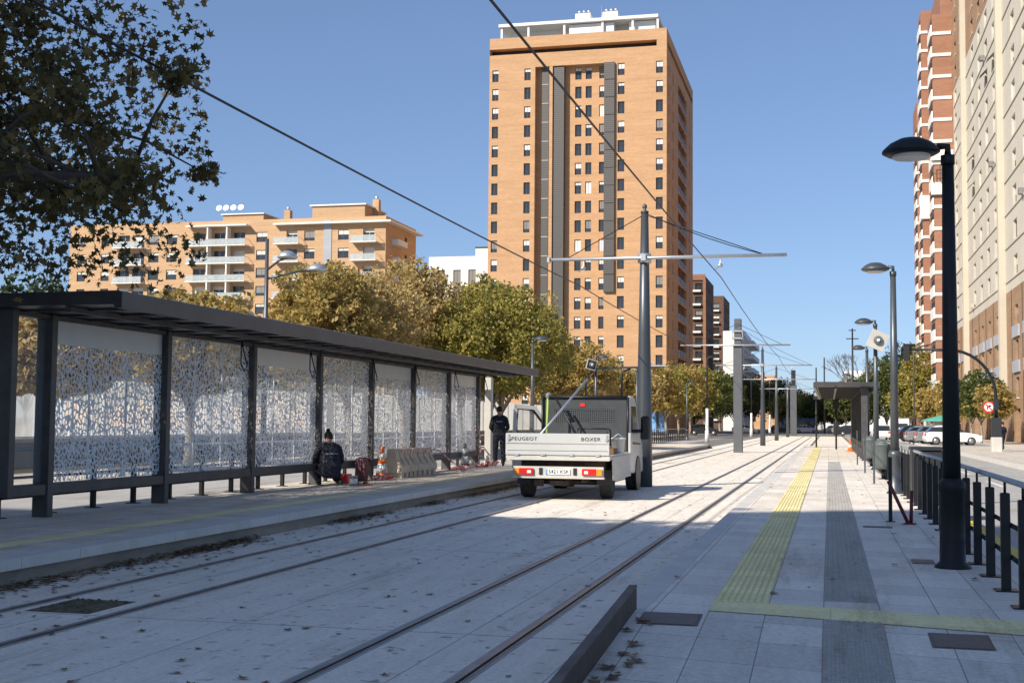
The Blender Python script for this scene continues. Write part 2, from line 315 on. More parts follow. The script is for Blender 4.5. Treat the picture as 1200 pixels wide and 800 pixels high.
def m1(mt): return MB().use(mt)
def tag(o, label, cat, group=None):
    o['label'] = label; o['category'] = cat
    if group: o['group'] = group
    return o
def struct(o): o['kind'] = 'structure'; return o
def stuff(o): o['kind'] = 'stuff'; return o
def thing(name, label, cat, loc=(0, 0, 0), rz=0, group=None):
    o = bpy.data.objects.new(name, None); C.objects.link(o); o.location = loc; o.rotation_euler = (0, 0, rz); o.empty_display_size = .2
    return tag(o, label, cat, group)
def dup(root, loc, rz, label, group=None):
    def cp(o, par):
        c = o.copy(); C.objects.link(c); c.parent = par
        for ch in o.children: cp(ch, c)
        return c
    r = cp(root, None); r.location = loc; r.rotation_euler = (0, 0, rz); r['label'] = label
    if group: r['group'] = group
    return r
def text_mesh(txt, size, mt, name, parent, loc, rot, ext=.003, spacing=1.0, sx=1.0):
    cu = bpy.data.curves.new(name, 'FONT'); cu.body = txt; cu.size = size; cu.extrude = ext; cu.align_x = 'CENTER'; cu.align_y = 'CENTER'; cu.space_character = spacing
    t = bpy.data.objects.new('tmp', cu); C.objects.link(t); bpy.context.view_layer.update()
    me = bpy.data.meshes.new_from_object(t.evaluated_get(bpy.context.evaluated_depsgraph_get())); bpy.data.objects.remove(t)
    me.materials.clear(); me.materials.append(MT[mt]); o = bpy.data.objects.new(name, me); C.objects.link(o); o.parent = parent; o.location = loc; o.rotation_euler = rot; o.scale = (sx, 1, 1)
    return o

# ------------------------------------------------------------------ the ground
struct(m1('asphalt').quad((-1500, -400, -.03), (1500, -400, -.03), (1500, 3000, -.03), (-1500, 3000, -.03)).build('ground'))
b = m1('slab'); b.box(-7.9, -1.45, -6, 175, -.2, 0)
struct(b.build('tram_track_slab'))
b = m1('rubber')
for y in np.arange(3.5, 170, 6.0): b.box(-7.6, -1.5, y, y+.02, -.01, .0012)
for x in (-1.75, -2.75+.06, -4.55, -6.2): b.box(x, x+.008, 2, 170, -.01, .0016)
stuff_j = struct(b.build('slab_joint_lines'))
# rails
def rail(x, label, side):
    t = thing('tram_rail', label, 'rail', (x, 0, 0), 0, 'rails set in the tram track slab')
    m1('rubber').box(-.06, -.024, -2, 172, -.05, .004).box(.062, .09, -2, 172, -.05, .004).build('sealing_strip', t)
    m1('steel_rail').box(-.024, .022, -2, 172, -.05, .010).box(.050, .062, -2, 172, -.05, .008).build('rail_head', t)
    m1('groove').box(.022, .050, -2, 172, -.05, .0025).build('groove', t)
rail(-3.24, 'left rail of the nearer track, passing right of the pickup', 0)
rail(-2.28, 'rightmost rail, closest to the platform with the yellow tactile strip', 1)
rail(-6.75, 'leftmost rail, beside the leaf piles of the shelter platform', 0)
rail(-5.75, 'rail of the far-left track that runs under the pickup', 1)
# right platform: level part, ramp towards the camera, kerbs
b = m1('pave'); b.box(-1.30, 1.75, 9.3, 82, -.1, .27); struct(b.build('right_platform'))
struct(m1('coping').box(-1.5, -1.304, 9.3, 82, -.1, .268).build('platform_edge_stone'))
rz = lambda y: .27-.061*(9.3-y)
b = m1('ramp_pave'); b.add([(-1.5, 9.298, rz(9.3)), (-1.5, 3.5, rz(3.5)), (1.75, 3.5, rz(3.5)), (1.75, 9.298, rz(9.3)), (-1.5, 9.298, -.1), (-1.5, 3.5, -.1), (1.75, 3.5, -.1), (1.75, 9.298, -.1)], [(0, 1, 2, 3), (0, 4, 5, 1), (2, 6, 7, 3), (1, 5, 6, 2), (4, 7, 6, 5)])
struct(b.build('platform_ramp')); struct(m1('slab').box(-1.5, 1.75, -6, 3.5, -.2, -.02).build('near_pavement'))
struct(m1('pave').box(-1.2, 1.6, 82, 175, -.1, .02).build('far_path'))
struct(m1('coping').box(1.75, 1.95, 5, 82, -.1, .15).build('road_kerb'))
struct(m1('yellow_paint').box(2.25, 2.42, 4, 60, -.05, -.022).build('yellow_road_line'))
# tactile strips
b = m1('tactile_groove_shade'); b.box(-.86, -.46, 9.9, 82, .2, .274); b.use('tactile_yellow')
for k in range(8): x = -.86+.012+k*.05; b.box(x, x+.03, 9.95, 70, .27, .280)
struct(b.build('yellow_tactile_strip'))
b = m1('tactile_yellow').add([(-.86, 9.40, .2755), (-.31, 9.30, .2755), (1.72, 9.30, .2755), (1.72, 9.46, .2755), (-.40, 9.9, .2755), (-.86, 9.9, .2755)], [(0, 1, 2, 3, 4, 5)])
b.add([(-.31, 9.30, .2755), (1.72, 8.93, rz(8.93)+.0055), (1.72, 9.30, .2755)], [(0, 1, 2)])
struct(b.build('cross_tactile_strip'))
b = m1('tactile_grey')
b.box(-.05, .35, 10.2, 48, .2, .273)
b.box(-.05, .35, 3.6, 3.61, .0, .001)
for y in np.arange(10.25, 30, .05):
    for k in range(8): x = -.05+.012+k*.05; b.box(x, x+.024, y, y+.024, .27, .2775)
struct(b.build('grey_tactile_strip'))
b = m1('tactile_grey'); b.add([(-.05, 9.28, rz(9.28)+.004), (-.05, 4, rz(4)+.004), (.35, 4, rz(4)+.004), (.35, 9.28, rz(9.28)+.004)], [(0, 1, 2, 3)])
for y in np.arange(6.4, 9.24, .05):
    for k in range(8): x = -.05+.012+k*.05; h = rz(y); b.box(x, x+.024, y, y+.024, h-.01, h+.0095)
struct(b.build('ramp_tactile_strip'))
# kerb of the ramp
def ramp_kerb():
    t = thing('ramp_kerb', 'dark brown kerb rising beside the ramp at the bottom of the photo', 'kerb', (-1.45, 9.36, .27))
    def pr(mt, x0, x1, h0, h1, name, y0=-3.6, y1=0):
        s = lambda y: .061*y
        m1(mt).add([(x0, y0, s(y0)+h0), (x1, y0, s(y0)+h0), (x1, y1, s(y1)+h0), (x0, y1, s(y1)+h0), (x0, y0, s(y0)+h1), (x1, y0, s(y0)+h1), (x1, y1, s(y1)+h1), (x0, y1, s(y1)+h1)],
                   [(0, 3, 2, 1), (4, 5, 6, 7), (0, 1, 5, 4), (1, 2, 6, 5), (2, 3, 7, 6), (3, 0, 4, 7)]).build(name, t)
    pr('kerb_steel', .03, .08, -.35, .16, 'steel_plate'); pr('kerb_top', .026, .084, .161, .172, 'capping')
ramp_kerb()
# left platform
struct(m1('pave_left').box(-11.2, -7.9, 4, 84, -.1, .27).build('left_platform'))
b = m1('coping')
for y in np.arange(4, 84, 1.0): b.box(-7.898, -7.6, y+.004, y+.996, .16, .268)
struct(b.build('left_platform_coping'))
struct(m1('plinth').box(-7.9, -7.66, 4, 84, -.1, .158).build('left_platform_face'))
b = m1('kerb_steel'); b.add([(-7.6, 84, .27), (-7.6, 86.5, 0), (-9.2, 86.5, 0), (-9.2, 84, .27), (-7.6, 84, -.05), (-9.2, 84, -.05)], [(0, 1, 2, 3), (0, 4, 1), (3, 2, 5)])
struct(b.build('left_platform_end'))
struct(m1('tactile_yellow').box(-8.62, -8.36, 4, 80, .2, .274).build('left_yellow_line'))
struct(m1('terracotta').box(-10.2, -8.7, 19.5, 27.5, .2, .2735).build('reddish_paving')) if False else None
# ground left of the platform
struct(m1('asphalt_pale').box(-17.5, -11.2, 2, 170, -.1, -.015).build('left_road'))
struct(m1('yellow_paint').box(-11.9, -11.72, 4, 84, -.1, -.008).build('yellow_line'))
struct(m1('sidewalk').box(-21.5, -17.5, 2, 170, -.1, .1).build('left_pavement'))
struct(m1('grass_soil').box(-24, -21.5, 2, 170, -.1, .12).build('planted_strip'))
struct(m1('sidewalk').box(7.3, 17.2, 30, 185, -.1, .1).build('right_pavement'))
struct(m1('coping').box(7.05, 7.298, 30, 185, -.1, .11).build('pavement_kerb'))
struct(m1('asphalt_pale').box(1.95, 7.05, -6, 260, -.1, -.026).build('right_road'))
struct(m1('asphalt_pale').box(7.4, 12.5, 98, 150, .05, .106).build('parking_bay'))
b = m1('white_paint')
for y in np.arange(28, 200, 9): b.box(4.5, 4.62, y, y+3.5, -.05, -.021)
struct(b.build('road_markings'))
# leaf litter (stuff)
def leaves(n, fn, size, name, mt='dry_leaf'):
    v = []; f = []
    for i in range(n):
        x, y, z = fn(); s = size*random.uniform(.6, 1.3); a = random.uniform(0, 6.3); k = len(v)
        tx, ty = random.uniform(-.6, .6), random.uniform(-.6, .6)
        m = 5
        pts = []
        for j in range(2*m):
            t = 2*PI*j/(2*m); q = s*(1 if j % 2 == 0 else .55)*random.uniform(.8, 1.1)
            px, py = q*math.cos(t), q*math.sin(t); pts.append((x+px*math.cos(a)-py*math.sin(a), y+px*math.sin(a)+py*math.cos(a), z+.004+abs(px*tx+py*ty)*.6))
        v += pts; f.append(tuple(range(k, k+2*m)))
    me = bpy.data.meshes.new(name); me.from_pydata(v, [], f); me.materials.append(MT[mt]); o = bpy.data.objects.new(name, me); C.objects.link(o); return stuff(o)
piles = [(y, random.uniform(.5, 1.4), random.uniform(.3, 1)) for y in (10.9, 12.6, 14.0, 14.6, 15.6, 19.5, 20.8, 24, 27.5, 29, 31)]
def edge_fn():
    y, sp, d = random.choice(piles); yy = random.gauss(y, sp*.7); x = -7.62+abs(random.gauss(0, .14)); return x, yy, random.uniform(0, .05*max(0, 1-(x+7.62)*3))
leaves(2600, edge_fn, .035, 'leaf_pile')
leaves(330, lambda: (random.uniform(-7.5, -1.6), 7+60*random.random()**1.6, 0.002), .04, 'fallen_leaves')
leaves(160, lambda: (-7.5+abs(random.gauss(0, .5)), random.uniform(9, 30), .002), .04, 'scattered_leaves')
leaves(46, lambda: (random.uniform(-1.3, 1.6), random.uniform(10, 40), .275), .04, 'platform_leaves')
def rl():
    y = random.uniform(6.8, 9.2); return -1.32+abs(random.gauss(0, .10)), y, rz(y)+.006
leaves(26, rl, .055, 'ramp_leaves')
# manholes and hatches
def hatch(x0, x1, y0, y1, z, label, mt='metal_plate', grp='metal cover plates in the paving'):
    t = thing('cover_plate', label, 'cover', ((x0+x1)/2, (y0+y1)/2, z), 0, grp); hx, hy = (x1-x0)/2, (y1-y0)/2
    sl_ = .061 if y1 < 9.4 and x0 > -2 else 0
    f = lambda bb: bb
    bb = m1('frame_dark').box(-hx, hx, -hy, hy, -.03, .003); [None]
    bb.v = [(p[0], p[1], p[2]+sl_*p[1]) for p in bb.v]; bb.build('rim', t)
    bb = m1(mt).box(-hx+.02, hx-.02, -hy+.02, hy-.02, -.03, .007); bb.v = [(p[0], p[1], p[2]+sl_*p[1]) for p in bb.v]; bb.build('lid', t)
    return t
hatch(-1.30, -.88, 8.85, 9.25, rz(9.05), 'dark metal cover plate between the brown kerb and the yellow strip')
hatch(.62, 1.0, 8.55, 8.98, rz(8.77), 'dark brown cover plate just in front of the cross yellow strip')
hatch(.42, .80, 17.6, 17.85, .27, 'narrow metal plate right of the grey tactile strip, in the shade')
hatch(.78, 1.0, 13.2, 13.6, .27, 'small metal cover at the foot of the nearest lamp post')
t = thing('drain_grate', 'square gravelly drain cover between the two left rails', 'drain', (-6.27, 9.95, 0))
m1('frame_dark').box(-.30, .30, -.38, .38, -.03, .003).build('rim', t)
bb = m1('grass_soil'); bb.box(-.28, .28, -.36, .36, -.03, .006)
for k in range(160): x, y = random.uniform(-.26, .26), random.uniform(-.34, .34); s = random.uniform(.01, .02); bb.box(x, x+s, y, y+s, 0, .006+s*.7)
bb.build('gravel_infill', t)

# ------------------------------------------------------------------ facade tools
class Face:   # a wall plane: u along it, n outward
    def __init__(s, ox, oy, u, n): s.o = (ox, oy); s.u = u; s.n = n
    def p(s, u, z, d=0): return (s.o[0]+s.u[0]*u+s.n[0]*d, s.o[1]+s.u[1]*u+s.n[1]*d, z)
    def rot(s): return math.atan2(s.u[1], s.u[0])
def facade(b, F, u0, u1, z0, z1, holes, dep=.25, d=0, reveal=None):
    us = sorted({round(x, 4) for h in holes for x in h[:2] if u0 < x < u1} | {u0, u1}); zs = sorted({round(x, 4) for h in holes for x in h[2:4] if z0 < x < z1} | {z0, z1})
    grid = np.zeros((len(us)-1, len(zs)-1), bool); uc = [(a+c)/2 for a, c in zip(us, us[1:])]; zc = [(a+c)/2 for a, c in zip(zs, zs[1:])]
    for h in holes:
        i = [k for k, x in enumerate(uc) if h[0] < x < h[1]]; j = [k for k, x in enumerate(zc) if h[2] < x < h[3]]
        for a in i:
            for c in j: grid[a, c] = True
    for i in range(len(uc)):
        j = 0
        while j < len(zc):
            if grid[i, j]: j += 1; continue
            k = j
            while k+1 < len(zc) and not grid[i, k+1]: k += 1
            b.quad(F.p(us[i], zs[j], d), F.p(us[i+1], zs[j], d), F.p(us[i+1], zs[k+1], d), F.p(us[i], zs[k+1], d)); j = k+1
    cur = b.cur
    if reveal: b.use(reveal)
    for h in holes:
        a, c, e, g = max(h[0], u0), min(h[1], u1), max(h[2], z0), min(h[3], z1); dd = h[4] if len(h) > 4 else dep
        for (p, q, r, s2) in (((a, e), (c, e), (c, e), (a, e)), ((a, g), (c, g), (c, g), (a, g)), ((a, e), (a, g), (a, g), (a, e)), ((c, e), (c, g), (c, g), (c, e))):
            b.quad(F.p(*p, d), F.p(*q, d), F.p(*q, d-dd), F.p(*p, d-dd))
    b.cur = cur
def win_mesh(w, h, kind, frame='frame_dark', blind='blind', seed=0):
    r = random.Random(seed); b = m1('glass_dark'); b.box(-w/2, w/2, 0, .03, -h/2, h/2); b.use(frame)
    t = .05; b.box(-w/2, -w/2+t, -.03, .0, -h/2, h/2); b.box(w/2-t, w/2, -.03, 0, -h/2, h/2); b.box(-w/2+t, w/2-t, -.03, 0, h/2-t, h/2); b.box(-w/2+t, w/2-t, -.03, 0, -h/2, -h/2+t)
    if w > .9: b.box(-.03, .03, -.028, -.002, -h/2+t, h/2-t)
    k = [0, .25, .45, .7, 1][kind]
    if k: b.use(blind if kind != 3 else 'blind_grey'); b.box(-w/2+t, w/2-t, -.022, -.006, h/2-t-k*(h-2*t), h/2-t)
    return b
def windows(parent, F, lst, dep=.22, name='window', cap=100, frame='frame_dark', blind='blind', sill=False, d=0, kinds=(0, 0, 0, 1, 1, 2, 3, 4)):
    cache = {}; rest = MB()
    for idx, (u, z, ww, hh) in enumerate(lst):
        kind = random.choice(kinds); key = (round(ww, 2), round(hh, 2), kind)
        ang = F.rot() if True else 0
        # local -Y must be outward
        base = Matrix.Translation(Vector(F.p(u, z, d-dep))) @ Matrix(((F.u[0], -F.n[0], 0, 0), (F.u[1], -F.n[1], 0, 0), (0, 0, 1, 0), (0, 0, 0, 1)))
        if idx < cap:
            if key not in cache:
                b = win_mesh(ww, hh, kind, frame, blind)
                if sill: b.use('white_band'); b.box(-ww/2-.06, ww/2+.06, -dep-.07, -.03, -hh/2-.09, -hh/2-.005)
                o = b.build(name, parent); cache[key] = o; o.matrix_local = base
            else:
                o = cache[key].copy(); C.objects.link(o); o.parent = parent; o.matrix_local = base
        else:
            st = len(rest.v); q = win_mesh(ww, hh, kind, frame, blind)
            if sill: q.use('white_band'); q.box(-ww/2-.06, ww/2+.06, -dep-.07, -.03, -hh/2-.09, -hh/2-.005)
            q.xform(base)
            for mname in q.mats:
                rest.use(mname)
            off = len(rest.v); rest.v += q.v
            for f, mi, sm in zip(q.f, q.m, q.sm): rest.f.append(tuple(i+off for i in f)); rest.m.append(rest.mats.index(q.mats[mi])); rest.sm.append(sm)
    if rest.v: stuff(rest.build(name, parent))

# ------------------------------------------------------------------ the orange tower
def tower():
    t = thing('apartment_tower', 'tall orange brick apartment tower with dark vertical louvre strips and white roof canopy', 'building', (-39.2, 220, 0))
    t0 = bpy.data.objects.new('x', None)
    P = Matrix.Translation(Vector((39.2, -220, 0)))
    X0, X1, Y0, Y1 = -53.8, -24.7, 200, 240
    F = Face(0, Y0, (1, 0), (0, -1)); S = Face(X1, 0, (0, 1), (1, 0)); FR = Face(0, Y0+1.3, (1, 0), (0, -1))
    rows = [58.05-3.12*i for i in range(18)]
    cols = [(-52.8, 1.05), (-47.4, 1.05), (-32.0, 1.1), (-25.85, 1.1)]; rc = [(-39.2, 1.05), (-37.5, 1.0), (-35.3, .95)]
    hw = 1.95
    wl = [(u, z, w_, hw) for z in rows for u, w_ in cols]; wr = [(u, z, w_, hw) for z in rows for u, w_ in rc]
    holes = [(u-w_/2, u+w_/2, z-hw/2, z+hw/2) for u, z, w_, _ in wl]+[(-46.1, -34.7, 0, 59.2, 1.3), (X0+.01, X1-.01, 61.5, 62.5, 1.6)]
    b = m1('brick_orange'); facade(b, F, X0, X1, 0, 64.3, holes, .22)
    facade(b, FR, -46.1, -34.7, 0, 59.2, [(u-w_/2, u+w_/2, z-hw/2, z+hw/2) for u, z, w_, _ in wr], .22)
    # side face towards the tracks
    sh = []; sw = []
    for z in rows:
        sh.append((216, 229, z-1.3, z+1.25, 2.5))
        for u in (203.0, 208.5, 234.5): sw.append((u, z, 1.1, 1.8)); sh.append((u-.55, u+.55, z-.9, z+.9, .22))
    sh.append((Y0+.01, Y1-.5, 61.5, 62.5, 1.6))
    facade(b, S, Y0, Y1, 0, 64.3, sh, .22)
    b.quad((X0, Y0, 0), (X0, Y1, 0), (X0, Y1, 64.3), (X0, Y0, 64.3)); b.quad((X0, Y1, 0), (X1, Y1, 0), (X1, Y1, 64.3), (X0, Y1, 64.3))
    b.use('roof_grey'); b.quad((X0, Y0, 64.0), (X1, Y0, 64.0), (X1, Y1, 64.0), (X0, Y1, 64.0))
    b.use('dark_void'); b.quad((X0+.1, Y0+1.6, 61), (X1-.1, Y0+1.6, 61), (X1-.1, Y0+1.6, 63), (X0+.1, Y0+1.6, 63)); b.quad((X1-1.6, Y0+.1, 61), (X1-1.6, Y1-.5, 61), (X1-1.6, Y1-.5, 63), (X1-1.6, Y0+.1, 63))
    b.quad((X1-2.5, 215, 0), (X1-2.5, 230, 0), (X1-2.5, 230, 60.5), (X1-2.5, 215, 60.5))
    b.xform(P); b.build('wall', t)
    def sub(bb, name, bev=0): bb.xform(P); return bb.build(name, t, bevel=bev)
    def FX(F_): return Face(F_.o[0]+39.2*(1), F_.o[1]-220, F_.u, F_.n)
    windows(t, FX(F), sorted(wl, key=lambda q: -q[1])[:72], blind='white_band', cap=72, kinds=(0, 0, 0, 0, 0, 1, 2, 2, 3))
    windows(t, FX(FR), sorted(wr, key=lambda q: -q[1]), blind='white_band', cap=28)
    windows(t, FX(S), sw, blind='white_band', cap=0)
    b = m1('louvre'); b.box(-43.15, -41.35, 200.25, 201.28, 0, 59.15); sub(b, 'louvre_screen')
    b = m1('louvre')
    for k in range(13): z = 59.2-2.85*(k+1); b.box(-34.68, -33.0, 199.55, 199.98, z+.06, z+2.82)
    sub(b, 'louvre_screen')
    b = m1('louvre'); b.box(-45.15, -44.0, 200.8, 201.28, 0, 59.15); b.use('frame_white')
    for z in rows: b.box(-45.13, -44.02, 200.74, 200.8, z+1.45, z+1.53)
    sub(b, 'stair_glazing')
    b = m1('brick_orange'); b.box(-43.75, -43.2, 200.0, 201.28, 0, 59.15); sub(b, 'pier')
    for z in rows:
        pass
    b = m1('frame_dark')
    for z in rows: b.box(X1-.08, X1-.02, 216, 229, z-1.3, z-.35)
    sub(b, 'balcony_railing')
    b = m1('brick_brown')
    for y in (220.2, 224.7): b.box(X1-2.4, X1+.02, y, y+.35, 0, 60.3)
    sub(b, 'balcony_divider')
    b = m1('white_band'); b.box(-53.4, -26.6, 204, 236, 67.45, 67.95); sub(b, 'roof_canopy')
    b = m1('white_render')
    for x in (-53.1, -48.5, -42.4, -36, -31, -26.9): b.box(x, x+.35, 204.3, 204.7, 64, 67.44)
    b.box(-52, -27.5, 207.5, 234, 64, 67.44); b.box(-41.5, -34, 204.8, 206.4, 64, 67.3); b.box(-31.5, -27.2, 205.2, 206.4, 64, 67.3); sub(b, 'penthouse')
    for x in (-41.6, -36.9):
        b = m1('white_render'); b.box(x, x+2.6, 210.5, 213.5, 67.96, 71.0); b.use('galv')
        for k in range(3): b.lathe([(.28, 0), (.28, .5), (.36, .52), (.36, .8), (.1, .95)], (x+.5+.8*k, 212, 71.0), 10)
        sub(b, 'chimney')
    b = m1('galv'); b.tube([(-38, 216, 68), (-38, 216, 74)], .06, 6); sub(b, 'aerial')
    bpy.data.objects.remove(t0)
tower()
# ------------------------------------------------------------------ left apartment block
def left_block():
    t = thing('apartment_block', 'long peach brick apartment block with white balconies and satellite dishes on its roof', 'building', (-100, 208, 0)); P = Matrix.Translation(Vector((100, -208, 0)))
    F = Face(0, 200, (1, 0), (0, -1)); S = Face(-71.4, 0, (0, 1), (1, 0)); rows = [32.6-3.07*i for i in range(10)]
    cols = [(-128.2, 1.6), (-123.5, 1.6), (-114.1, 2.0), (-110.6, 2.0), (-93.7, 2.0), (-85.0, 1.9), (-78.9, 1.9)]
    wl = [(u, z, w_, 1.7) for z in rows for u, w_ in cols]
    groups = [(-121.3, -115.6), (-107.2, -96.1), (-91.0, -86.4), (-77.2, -72.6)]
    holes = [(u-w_/2, u+w_/2, z-.85, z+.85) for u, z, w_, _ in wl]
    doors = []
    for g in groups:
        n = 3 if g[1]-g[0] > 8 else 2 if g[1]-g[0] > 5 else 1
        for z in rows:
            for k in range(n):
                c = g[0]+(g[1]-g[0])*(k+.5)/n; ww = 2.3 if n > 1 else 2.0; doors.append((c+(.5 if n == 1 else 0), z-.2, ww, 2.3)); holes.append((doors[-1][0]-ww/2, doors[-1][0]+ww/2, z-1.35, z+.95, .5))
    b = m1('brick_soft'); facade(b, F, -130.5, -71.4, 0, 35.6, holes, .2)
    sh = []; sw = [(210.5, z, 1.3, 1.6) for z in rows]
    for u, z, a, c in sw: sh.append((u-a/2, u+a/2, z-c/2, z+c/2))
    facade(b, S, 200, 216, 0, 35.6, sh, .2)
    b.quad((-130.5, 200, 0), (-130.5, 216, 0), (-130.5, 216, 35.6), (-130.5, 200, 35.6)); b.quad((-130.5, 216, 0), (-71.4, 216, 0), (-71.4, 216, 35.6), (-130.5, 216, 35.6)); b.use('roof_grey'); b.quad((-130.5, 200, 35.3), (-71.4, 200, 35.3), (-71.4, 216, 35.3), (-130.5, 216, 35.3))
    b.xform(P); b.build('wall', t)
    F2 = Face(100, -8, (1, 0), (0, -1)); S2 = Face(28.6, -208, (0, 1), (1, 0))
    windows(t, F2, sorted(wl, key=lambda q: -q[1])[:49], dep=.18, blind='blind', kinds=(0, 1, 1, 2, 2, 3), cap=49)
    windows(t, F2, sorted(doors, key=lambda q: -q[1])[:42], dep=.45, name='balcony_door', frame='frame_white', cap=42, kinds=(0, 0, 0, 1, 2))
    windows(t, S2, sw, dep=.18, cap=9)
    for gi, g in enumerate(groups):
        for ri, z in enumerate(rows[:7]):
            x0, x1 = g; 
            b = m1('white_band'); b.box(x0, x1, 198.5, 199.99, z-1.52, z-1.34); b.xform(P); s_ = b.build('balcony', t)
            b = m1('balcony_glass'); b.box(x0+.05, x1-.05, 198.53, 198.56, z-1.3, z-.4); b.use('frame_white'); b.box(x0, x1, 198.5, 198.58, z-.4, z-.34)
            for q in (x0+.02, x1-.06, (x0+x1)/2): b.box(q, q+.04, 198.5, 198.6, z-1.33, z-.4)
            b.box(x0, x0+.05, 198.6, 199.98, z-.4, z-.34); b.box(x1-.05, x1, 198.6, 199.98, z-.4, z-.34)
            b.xform(P); r = b.build('railing', s_)
    b = m1('white_band')
    for x in (-103.3, -99.7): b.box(x, x+.25, 198.6, 199.98, 0, 34.4)
    b.box(-107.2, -95.9, 198.4, 199.98, 34.45, 34.7); b.box(-91.2, -70.2, 198.9, 199.98, 34.45, 34.75); b.box(-71.38, -70.2, 199.99, 216.5, 34.45, 34.75); b.xform(P); b.build('cornice', t)
    b = m1('green_cloth'); b = m1('grey_panel'); b.box(-82.4, -81.0, 199.9, 199.98, 0, 35.2); b.xform(P); b.build('glass_strip', t)
    b = m1('white_band')
    for z in rows[:6]: b.box(-71.38, -70.2, 203, 208, z-1.5, z-.5)
    b.xform(P); b.build('side_balcony', t)
    b = m1('brick_soft'); b.box(-85.4, -75.9, 202, 212, 35.3, 37.9); b.use('white_band'); b.box(-85.8, -75.6, 201.7, 212.3, 37.9, 38.15); b.xform(P); b.build('roof_house', t)
    b = m1('brick_soft'); b.box(-102, -94.4, 202, 212, 35.3, 36.9); b.use('white_band'); b.box(-102.3, -94.2, 201.7, 212.3, 36.9, 37.1); b.xform(P); b.build('roof_house', t)
    for x, y, h in ((-76.0, 206, 2.6), (-83.8, 205, 1.4), (-91.5, 204, .9)):
        b = m1('brick_soft'); b.box(x, x+1.1, y, y+1.1, 35.3, 36.9+h); b.use('galv'); b.lathe([(.3, 0), (.3, .5), (.1, .7)], (x+.55, y+.55, 36.9+h), 8); b.xform(P); b.build('chimney', t)
    for k, x in enumerate((-102.5, -101.2, -99.8, -98.4)):
        b = m1('white_paint'); b.tube([(x, 201.9, 37.1), (x, 201.6, 37.9)], .05, 5); b.lathe([(.05, 0), (.4, .1), (.52, .26), (.54, .28)], (0, 0, 0), 14)
        n_ = 14*4; Mx = Matrix.Translation((x, 201.6, 38.0)) @ Matrix.Rotation(math.radians(70), 4, 'X'); 
        for i in range(len(b.v)-n_, len(b.v)): b.v[i] = tuple(Mx @ Vector(b.v[i]))
        b.xform(P); b.build('satellite_dish', t)
left_block()
def simple_block(name, label, x0, x1, y0, y1, h, wall, fw_, sw_, extra=None, roof='roof_grey', reveal=None, rot=0, cap=60, frame='frame_dark', kinds=(0, 0, 1, 2, 3)):
    """a block with window lists on its camera face (fw_) and its +x face (sw_); lists of (u, z, w, h)"""
    cx, cy = (x0+x1)/2, (y0+y1)/2; t = thing(name, label, 'building', (cx, cy, 0)); P = Matrix.Translation(Vector((-cx, -cy, 0)))
    F = Face(0, y0, (1, 0), (0, -1)); S = Face(x1, 0, (0, 1), (1, 0)); W = Face(x0, 0, (0, 1), (-1, 0))
    b = m1(wall); hf = [(u-a/2, u+a/2, z-c/2, z+c/2) for u, z, a, c in fw_]; hs = [(u-a/2, u+a/2, z-c/2, z+c/2) for u, z, a, c in sw_]
    facade(b, F, x0, x1, 0, h, hf, .2); facade(b, S, y0, y1, 0, h, hs, .2)
    b.quad((x0, y0, 0), (x0, y1, 0), (x0, y1, h), (x0, y0, h)); b.quad((x0, y1, 0), (x1, y1, 0), (x1, y1, h), (x0, y1, h)); b.use(roof); b.quad((x0, y0, h-.3), (x1, y0, h-.3), (x1, y1, h-.3), (x0, y1, h-.3))
    b.xform(P); b.build('wall', t)
    F2 = Face(-cx, y0-cy, (1, 0), (0, -1)); S2 = Face(x1-cx, -cy, (0, 1), (1, 0))
    windows(t, F2, fw_, cap=cap, frame=frame, kinds=kinds); windows(t, S2, sw_, cap=max(0, 100-len(fw_)-1), frame=frame, kinds=kinds)
    return t, P
def rowsof(z1, n, st): return [z1-st*i for i in range(n)]
t, P = simple_block('white_block', 'white block with tall dark slit windows between the peach block and the tower', -75, -52, 235, 250, 33.2, 'white_render',
    [(u, z, 1.5, 6.0) for z in (27.6, 20.2, 12.8) for u in (-72.5, -69.3, -66.3, -61.7, -58.8, -55.5)], [])
for (a, c, h0, h1) in ((-66.5, -63, 33.2, 35.2), (-60, -53, 33.2, 34.9)):
    b = m1('white_render'); b.box(a, c, 238, 245, h0-.2, h1); b.use('frame_dark'); b.box(a-.1, c+.1, 237.8, 245.2, h1, h1+.15); b.xform(P); b.build('roof_house', t)
t, P = simple_block('brown_tower', 'brown brick tower with small white balconies just right of the orange tower', -38, -27.1, 290, 312, 34.9, 'brick_shaded',
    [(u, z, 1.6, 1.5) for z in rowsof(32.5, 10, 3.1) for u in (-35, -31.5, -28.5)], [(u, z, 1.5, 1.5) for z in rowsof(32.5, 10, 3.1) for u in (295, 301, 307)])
[m1('white_band').box(-30.1, -28.0, 289.2, 289.98, z-1.3, z-.85).xform(P).build('balcony', t) for z in rowsof(32.5, 10, 3.1)]; m1('brick_brown').box(-38, -27.0, 289.7, 289.97, 33.9, 35.2).box(-27.5, -26.9, 289.7, 289.97, 0, 33.9).xform(P).build('cornice', t)
t, P = simple_block('brown_tower', 'second brown brick tower, narrower, left of the white balcony block', -36, -26.1, 330, 350, 34.2, 'brick_shaded',
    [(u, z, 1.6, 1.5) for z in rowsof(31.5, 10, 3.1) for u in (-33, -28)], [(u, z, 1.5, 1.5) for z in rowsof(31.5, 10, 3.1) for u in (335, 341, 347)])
b = m1('brick_orange'); b.box(-30.8, -29.2, 329.5, 329.98, 0, 34.4); b.use('white_band'); b.xform(P); b.build('pier', t); [m1('white_band').box(-28.9, -27.2, 329.3, 329.98, z-1.3, z-.9).xform(P).build('balcony', t) for z in rowsof(31.5, 10, 3.1)]
